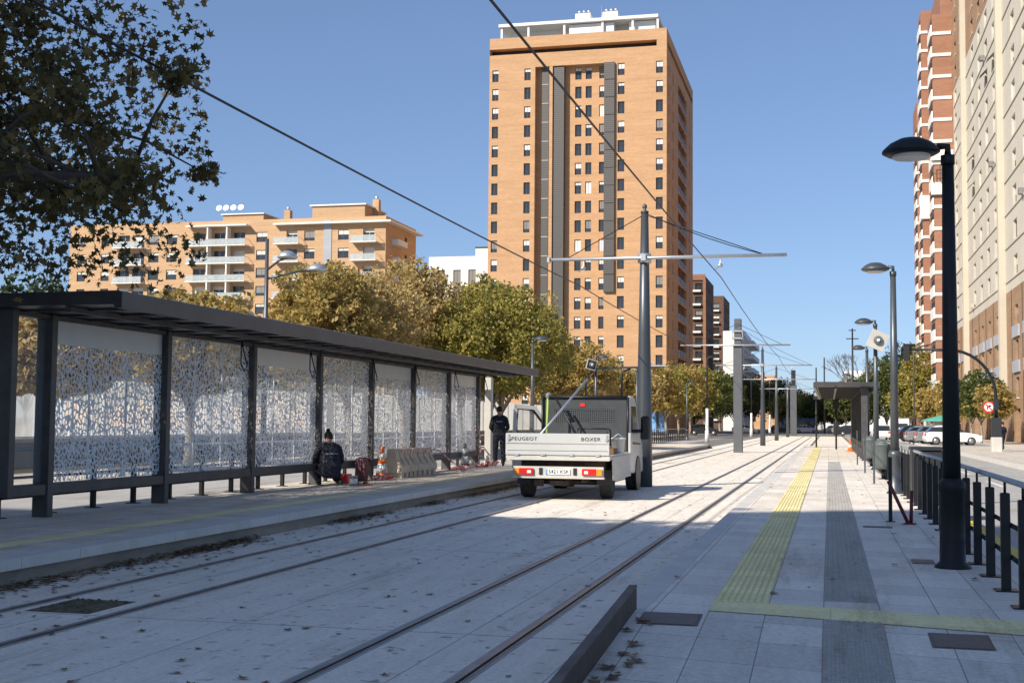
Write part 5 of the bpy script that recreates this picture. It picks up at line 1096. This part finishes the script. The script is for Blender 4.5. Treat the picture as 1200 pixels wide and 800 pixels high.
    b = m1('truck_white'); prf = [(0, .5), (0, 1.3), (-.45, 1.98), (-.6, 2.05), (-1.05, 2.05), (-1.08, .5)]
    b.prism([(0, .5), (0, 1.30), (-1.08, 1.30), (-1.08, .5)], 'x', -.03, .03); b.prism([(0, 1.302), (-.5, 2.0), (-.58, 1.92), (-.12, 1.302)], 'x', -.03, .03); b.prism([(-.5, 2.0), (-1.05, 2.05), (-1.02, 1.95), (-.58, 1.92)], 'x', -.03, .03); b.prism([(-1.05, 2.05), (-1.08, 1.302), (-.99, 1.302), (-.97, 1.95)], 'x', -.03, .03)
    b.build('door_panel', d); 
    for e in (.034, -.034): m1('black_plastic').tube([(e, -.12, 1.33), (e, -.57, 1.90), (e, -.96, 1.93), (e, -.98, 1.33), (e, -.12, 1.33)], .022, 6).build('window_seal', d)
    m1('clear_glass').prism([(-.12, 1.302), (-.58, 1.92), (-.97, 1.95), (-.99, 1.302)], 'x', -.005, .005).build('door_window', d); m1('black_plastic').box(.031, .05, -.9, -.2, .7, 1.2).build('door_trim', d)
    return t
truck()
def put(o, lab, cat, loc=None, rz_=0, grp=None):
    if loc: o.location = loc
    o.rotation_euler.z = rz_; return tag(o, lab, cat, grp)
# load on the bed
put(m1('galv').tube([(0, 0, 0), (1.02, 1.7, 1.62)], .026, 10).build('metal_pole'), 'grey metal pole leaning diagonally out of the truck bed', 'pole', (-6.25, 26.4, .96))
t = thing('clamp', 'metal clamp on top of the upright at the left of the headboard', 'clamp', (-6.30, 28.75, .95)); m1('lime_strap').tube([(0, 0, 0), (.03, 0, 1.25)], .025, 8).build('handle_shaft', t); m1('galv').tube([(.03, -.1, 1.25), (.03, .1, 1.32)], .04, 8).build('jaw', t)
t['label'] = 'yellow-green handled tool standing upright at the left of the headboard'; t['category'] = 'tool'; t.name = 'hand_tool'
put(m1('dark_metal').tube([(0, 0, 0), (-.75, .25, 1.2)], .028, 8).build('long_rod'), 'dark rod leaning across the headboard in the truck bed', 'tool', (-5.35, 28.6, .95))
for k, (x, l, lb) in enumerate(((-5.9, 2.6, 'long weathered plank lying in the truck bed beside the left board'), (-5.65, 2.3, 'shorter plank lying in the middle of the truck bed'))):
    o = m1('kerb_top').cbox(-.09, .09, 0, l, 0, .04, .005).build('plank'); o.location = (x, 26.3, .95); tag(o, lb, 'plank')
o = m1('bin_grey').lathe([(.2, 0), (.27, .06), (.24, .14), (.10, .16), (.09, .05)], (0, 0, 0), 18).build('hose_coil'); o.location = (-5.35, 27.0, .95); tag(o, 'grey coiled hose lying in the truck bed', 'hose')
t = thing('generator', 'small generator in a tube frame at the right of the truck bed', 'generator', (-5.0, 27.6, .95))
m1('red_metal').cbox(-.22, .1, -.2, .2, .06, .38, .04).build('engine', t); m1('truck_grey').cbox(.08, .28, -.16, .16, .08, .34, .03).build('tank', t)
b = m1('dark_metal')
for x in (-.32, .34): b.tube([(x, -.24, 0), (x, -.24, .48), (x*.9, -.2, .53), (x*.9, .2, .53), (x, .24, .48), (x, .24, 0)], .016, 6)
b.tube([(-.3, -.2, .53), (.3, -.2, .53)], .016, 6); b.tube([(-.3, .2, .53), (.3, .2, .53)], .016, 6); b.build('tube_frame', t)
t = thing('bucket', 'white bucket standing in the truck bed behind the dropped side', 'bucket', (-4.55, 28.2, .95)); m1('white_paint').lathe([(.13, 0), (.16, .3), (.175, .3), (.175, .33)], (0, 0, 0), 18).build('body', t); m1('galv').tube([(-.16, 0, .3), (0, 0, .42), (.16, 0, .3)], .008, 5).build('handle', t)
t = thing('cardboard_box', 'open brown box beside the white bucket in the truck bed', 'box', (-4.62, 27.3, .95)); m1('leaf_litter').cbox(-.16, .16, -.25, .25, 0, .12, .005).build('body', t); m1('orange_plastic').box(-.1, .05, -.15, .1, .122, .16).build('contents', t)

# ------------------------------------------------------------------ workers
def person(label, loc, rz_, joints, edges, radii, mats_fn, hairc, jacket, trous, cap_jacket=None):
    me = bpy.data.meshes.new('person'); me.from_pydata(joints, edges, []); o = bpy.data.objects.new('person', me); C.objects.link(o)
    mod = o.modifiers.new('skin', 'SKIN'); mod.use_smooth_shade = True; sv = me.skin_vertices[0].data
    for i, r in enumerate(radii): sv[i].radius = (r, r) if not isinstance(r, tuple) else r
    for i in range(len(joints)): sv[i].use_root = (i == 0)
    s2 = o.modifiers.new('sub', 'SUBSURF'); s2.levels = 2; s2.render_levels = 2
    bpy.context.view_layer.update(); nm = bpy.data.meshes.new_from_object(o.evaluated_get(bpy.context.evaluated_depsgraph_get())); o.modifiers.clear(); o.data = nm; bpy.data.meshes.remove(me); nm.name = 'person'
    J = [Vector(j) for j in joints]
    def seg(p):
        best = None
        for k, (a, c) in enumerate(edges):
            A, B = J[a], J[c]; ab = B-A; tt = max(0, min(1, (p-A).dot(ab)/max(ab.length_squared, 1e-9))); q = (p-(A+ab*tt)).length
            if best is None or q < best[0]: best = (q, k)
        return best[1]
    nm.materials.clear()
    for m_ in ('skin', 'shoe'): nm.materials.append(MT[m_])
    cls = []
    for f in nm.polygons:
        k = mats_fn(seg(f.center)); cls.append(k); f.material_index = 1 if k == 'shoe' else 0; f.use_smooth = True
    o.location = loc; o.rotation_euler = (0, 0, rz_); tag(o, label, 'person')
    for kind, mt, nm_, off in (('jacket', jacket, 'jacket', .018), ('trousers', trous, 'trousers', .013)):
        bm = bmesh.new(); bm.from_mesh(nm); bm.faces.ensure_lookup_table(); bm.normal_update()
        dele = [bm.faces[i] for i, k in enumerate(cls) if k != kind]
        nrm = {v.index: v.normal.copy() for v in bm.verts}
        bmesh.ops.delete(bm, geom=dele, context='FACES')
        for v in bm.verts: v.co += v.normal*off+Vector((math.sin(v.co.z*60+v.co.x*30), math.cos(v.co.z*47), 0))*.004
        m2 = bpy.data.meshes.new(nm_); bm.to_mesh(m2); bm.free(); m2.materials.append(MT[mt]); c = bpy.data.objects.new(nm_, m2); C.objects.link(c); c.parent = o
    return o
def hand(js, es, rs_, wi, d, side, roll):
    """five curled fingers from wrist index wi along direction d"""
    d = Vector(d).normalized(); s = Vector(side).normalized(); n = d.cross(s); W_ = Vector(js[wi]); pi = len(js); js.append(tuple(W_+d*.07)); es.append((wi, pi)); rs_.append((.032, .018))
    for k, (off, ln) in enumerate(((-.028, .06), (-.01, .072), (.009, .068), (.027, .052))):
        a = len(js); b0 = W_+d*.085+s*off; js += [tuple(b0), tuple(b0+d*ln*.5+n*.01), tuple(b0+d*ln*.75+n*.035)]; es += [(pi, a), (a, a+1), (a+1, a+2)]; rs_ += [.010, .009, .007]
    a = len(js); b0 = W_+d*.03-s*.035; js += [tuple(b0), tuple(b0+d*.03-s*.02+n*.01), tuple(b0+d*.055-s*.018+n*.025)]; es += [(wi, a), (a, a+1), (a+1, a+2)]; rs_ += [.012, .010, .008]
def head_parts(o, c, d, hr=1.0, bun=False):
    """face, ears and hair on the body mesh's head; c centre, d facing direction"""
    c = Vector(c); d = Vector(d).normalized(); sd = d.cross(Vector((0, 0, 1))).normalized(); up = sd.cross(d)
    Mh = Matrix.Translation(c) @ Matrix((sd, d, up)).transposed().to_4x4()
    b = m1('hair'); 
    prof = [(.098, -.02), (.102, .03), (.094, .07), (.065, .105), (.02, .118)]; b.lathe(prof, (0, -.012, 0), 18, sx=.86, sy=1.0); b.lathe([(.06, -.07), (.078, -.04), (.09, -.01)], (0, -.035, 0), 16, sx=.9, sy=.8)
    if bun: b.lathe([(.02, -.045), (.042, -.02), (.045, .015), (.02, .045)], (0, -.04, .135), 12)
    b.xform(Mh); b.build('hair', o)
    b = m1('skin')
    for s in (-1, 1): b.lathe([(.008, -.03), (.016, -.01), (.018, .015), (.008, .032)], (s*.082, .0, -.01), 8, sx=.6)
    b.lathe([(.018, -.03), (.012, 0), (.006, .03)], (0, .1, -.012), 8); b.xform(Mh); b.build('ears_and_nose', o)
    b = m1('ink')
    for s in (-1, 1): b.lathe([(.006, -.004), (.011, 0), (.006, .004)], (s*.03, .088, .012), 8)
    b.lathe([(.004, -.004), (.022, 0), (.004, .004)], (0, .085, -.052), 8, sy=.5); b.xform(Mh); b.build('eyes_and_mouth', o)
# standing worker, back to the camera, forearms in front, looking down; local +y is where he faces
J = [(0, 0, .98), (0, 0, 1.15), (0, .0, 1.33), (0, .0, 1.47), (0, .015, 1.55), (0, .04, 1.64), (0, .06, 1.73)]; E_ = [(0, 1), (1, 2), (2, 3), (3, 4), (4, 5), (5, 6)]; Rr = [(.17, .12), (.165, .11), (.19, .12), (.13, .09), .056, (.078, .092), (.06, .075)]
reg = ['jacket', 'jacket', 'jacket', 'skin', 'skin', 'skin']
def limb(start, pts, rads, kinds):
    p = start
    for q, r, k in zip(pts, rads, kinds): J.append(q); Rr.append(r); E_.append((p, len(J)-1)); reg.append(k); p = len(J)-1
    return p
for s in (-1, 1):
    limb(0, [(s*.10, 0, .90), (s*.11, .02, .50), (s*.12, -.02, .10), (s*.125, .11, .035)], [.1, .068, .048, .042], ['trousers', 'trousers', 'trousers', 'shoe'])
    wl_ = limb(3, [(s*.19, 0, 1.44), (s*.26, -.03, 1.16), (s*.17, .20, 1.06)], [.062, .048, .034], ['jacket', 'jacket', 'jacket'])
    n0 = len(E_); hand(J, E_, Rr, wl_, (-s*.35, 1, -.1), (0, .1, 1), 0); reg += ['skin']*(len(E_)-n0)
o = person('worker in dark navy clothes standing on the left platform beside the open truck door', (-9.62, 37.3, .27), math.radians(15), J, E_, Rr, lambda k: reg[k], None, 'navy', 'navy_trousers')
head_parts(o, (0, .055, 1.69), (0, 1, -.35)); m1('logo_pale').box(-.09, .09, -.147, -.141, 1.335, 1.36).build('jacket_lettering', o)
# crouching worker on one knee, back to the camera
J = [(0, 0, .30), (0, .05, .47), (0, .14, .66), (0, .19, .80), (0, .23, .87), (0.01, .27, .95), (.01, .30, 1.03)]; E_ = [(0, 1), (1, 2), (2, 3), (3, 4), (4, 5), (5, 6)]; Rr = [(.18, .15), (.18, .13), (.21, .13), (.14, .09), .056, (.078, .092), (.06, .075)]; reg = ['trousers', 'jacket', 'jacket', 'skin', 'skin', 'skin']
limb(0, [(-.13, .05, .26), (-.26, .42, .42), (-.22, .16, .10), (-.22, .30, .04)], [.105, .075, .052, .045], ['trousers', 'trousers', 'trousers', 'shoe'])
limb(0, [(.13, .05, .24), (.24, .42, .12), (.20, .02, .07), (.20, -.10, .05)], [.105, .075, .052, .045], ['trousers', 'trousers', 'trousers', 'shoe'])
for s, hx in ((-1, -.12), (1, .22)):
    wl_ = limb(3, [(s*.20, .19, .78), (s*.30, .28, .50), (hx, .52, .34)], [.062, .05, .034], ['jacket', 'jacket', 'jacket'])
    n0 = len(E_); hand(J, E_, Rr, wl_, (0, .8, -.7), (1, 0, 0), 0); reg += ['skin']*(len(E_)-n0)
o = person('worker in dark clothes with a hair bun crouching beside the shelter rail', (-10.0, 24.9, .27), math.radians(38), J, E_, Rr, lambda k: reg[k], None, 'navy', 'navy_trousers')
head_parts(o, (.01, .29, .99), (-.2, 1, -.45), bun=True); m1('logo_pale').box(-.13, .13, -.03, -.026, .70, .715).build('jacket_lettering', o)
C.objects[-1].rotation_euler = (math.radians(-20), 0, 0); C.objects[-1].location = (0, -.24, -.02)
# tiny passer-by near the arched mast
J = [(0, 0, .95), (0, 0, 1.3), (0, 0, 1.48), (0, 0, 1.6), (0, 0, 1.7)]; E_ = [(0, 1), (1, 2), (2, 3), (3, 4)]; Rr = [(.16, .12), (.18, .12), .06, (.08, .09), .06]; reg = ['jacket', 'jacket', 'skin', 'skin']
for s in (-1, 1):
    limb(0, [(s*.1, 0, .88), (s*.12, s*.12, .5), (s*.12, s*.18, .08), (s*.12, s*.18+.12, .04)], [.1, .07, .05, .045], ['trousers']*3+['shoe']); limb(1, [(s*.2, 0, 1.4), (s*.25, -s*.05, 1.1), (s*.23, .05, .88)], [.06, .045, .035], ['jacket']*2+['skin'])
o = person('pedestrian in dark clothes walking on the pavement behind the arched mast', (10.6, 86, .1), .6, J, E_, Rr, lambda k: reg[k], None, 'navy', 'navy_trousers'); head_parts(o, (0, 0, 1.67), (0, 1, 0))

# ------------------------------------------------------------------ work-site things on the left platform
def cone(x, y, label, dirty=False, s=1.0):
    t = thing('traffic_cone', label, 'cone', (x, y, .27), 0, 'traffic cones on the left platform'); m = 'orange_plastic' if not dirty else 'bin_grey'
    m1(m).lathe([(.03, .0), (.185, 0), (.185, .03), (.15, .04), (.137, .14)], (0, 0, 0), 18).build('base', t); m1('cone_white').lathe([(.137, .141), (.10, .36)], (0, 0, 0), 18).build('white_band', t); m1(m).lathe([(.10, .361), (.082, .46)], (0, 0, 0), 18).build('body', t)
    m1('cone_white').lathe([(.082, .461), (.058, .60)], (0, 0, 0), 18).build('upper_band', t); m1(m).lathe([(.058, .601), (.036, .74), (.01, .76)], (0, 0, 0), 18).build('tip', t); t.scale = (s, s, s); return t
cone(-10.0, 28.0, 'orange and white traffic cone left of the pale plastic barrier')
cone(-10.2, 35.6, 'dirty grey traffic cone near the far end of the shelter', True, .95)
def barrier(x, y, rz_, label):
    t = thing('plastic_barrier', label, 'barrier', (x, y, .27), rz_, 'pale plastic road barriers'); b = m1('barrier')
    L = 1.4; pr_ = [(-.26, .12), (-.25, .28), (-.13, .45), (-.10, .68), (.10, .68), (.13, .45), (.25, .28), (.26, .12)]
    b.prism(pr_, 'y', -L/2, L/2)
    body = b.build('body', t, bevel=.02); b = m1('barrier')
    for k in range(4): y_ = -L/2+.06+k*(L-.12-.22)/3; b.box(-.24, .24, y_, y_+.22, 0, .125)
    b.build('foot', t)
    for k in range(3):
        b = m1('barrier')
        y_ = -L/2+.28+k*.42
        for s in (-1, 1): b.add([(s*.255, y_, .29), (s*.145, y_, .46), (s*.11, y_, .64), (s*.11, y_+.14, .64), (s*.145, y_+.14, .46), (s*.255, y_+.14, .29), (s*.27, y_+.07, .30), (s*.165, y_+.07, .47), (s*.13, y_+.07, .64)], [(0, 6, 7, 1), (1, 7, 8, 2), (6, 5, 4, 7), (7, 4, 3, 8)])
        b.build('rib', t)
    return t
barrier(-10.05, 29.4, math.radians(2), 'nearer pale plastic barrier behind the orange cone'); barrier(-10.05, 30.85, math.radians(-2), 'farther pale plastic barrier, draped with red and white tape')
def tape(pts, label, w_=.05):
    b = MB(); 
    P_ = [Vector(p) for p in pts]; fine = []
    for a, c in zip(P_, P_[1:]):
        n_ = max(1, int((c-a).length/.09))
        for i in range(n_): fine.append(a.lerp(c, i/n_)+Vector((random.uniform(-.01, .01), random.uniform(-.01, .01), random.uniform(-.008, .008))))
    fine.append(P_[-1])
    for i in range(len(fine)-1):
        b.use('red_paint' if (i//1) % 2 else 'cone_white'); a, c = fine[i], fine[i+1]; tw = math.sin(i*.7)*.4
        o_ = Vector((w_*.5*math.sin(tw), 0, w_*.5*math.cos(tw))); b.add([a-o_, c-o_, c+o_, a+o_], [(0, 1, 2, 3)])
    tag(b.build('barrier_tape'), label, 'tape', 'red and white barrier tape')
rt = lambda x, y, z: (x, y, z)
tape([(-9.9, 28.9, .90), (-9.86, 29.5, .86), (-9.86, 30.3, .88), (-9.87, 31.0, .84), (-9.85, 31.6, .90), (-9.85, 32.2, .80), (-9.7, 32.6, .55), (-9.75, 33.0, .5), (-9.7, 33.3, .35)], 'red and white tape draped along the pale barriers')
def heap(cx, cy, n, r, lab, z=.30, tall=.12):
    pts = []
    for i in range(n): a = random.uniform(0, 6.3); q = r*random.random()**.6; pts.append((cx+q*math.cos(a)*.5, cy+q*math.sin(a), z+random.random()*tall))
    tape(pts, lab, .055)
heap(-9.75, 34.0, 20, .9, 'tangled red and white tape on the floor before the far shelter posts'); heap(-9.9, 36.6, 22, .9, 'red and white tape knotted on the floor near the last shelter post')
tape([(-10.28, 37.4, 1.5), (-10.25, 37.35, 1.3), (-10.3, 37.45, 1.1), (-10.22, 37.3, .9), (-10.15, 37.2, .7), (-10.3, 37.6, .5), (-10.2, 37.1, .35), (-10.3, 37.5, 1.0), (-10.1, 37.0, .6), (-10.25, 37.4, 1.2)], 'red and white tape wound round the last shelter post', .07)
heap(-9.85, 27.7, 14, .5, 'red and white tape lying at the foot of the orange cone', tall=.06)
t = thing('plastic_crate', 'dark maroon crate tipped against the orange cone', 'crate', (-10.15, 27.1, .27)); b = m1('maroon'); b.prism([(-.16, 0), (.06, 0), (.14, .5), (-.12, .5)], 'x', -.12, .12); b.build('body', t, bevel=.02); m1('maroon').box(-.14, .14, .13, .16, .4, .52).build('rim', t)
t = thing('paint_tin', 'pale tin standing beside the crouching worker', 'tin', (-9.55, 25.0, .27)); m1('galv').lathe([(.085, 0), (.085, .19), (.09, .19), (.09, .205), (.075, .205)], (0, 0, 0), 16).build('body', t); m1('white_paint').lathe([(.0865, .04), (.0865, .15)], (0, 0, 0), 16).build('paper_band', t)
t = thing('tool_tray', 'orange tray with tools on the floor by the crouching worker', 'tray', (-9.5, 25.35, .27), .3); m1('orange_plastic').box(-.2, .2, -.3, .3, 0, .03).build('base', t); m1('dark_metal').box(-.12, -.06, -.2, .22, .031, .07).tube([(.05, -.2, .05), (.1, .2, .05)], .02, 6).build('tools', t)
t = thing('red_box', 'small red toolbox beyond the crouching worker', 'toolbox', (-10.1, 25.9, .27)); m1('red_paint').cbox(-.12, .12, -.15, .15, 0, .2, .015).build('body', t); m1('dark_metal').tube([(0, -.08, .2), (0, -.08, .25), (0, .08, .25), (0, .08, .2)], .01, 6).build('handle', t)
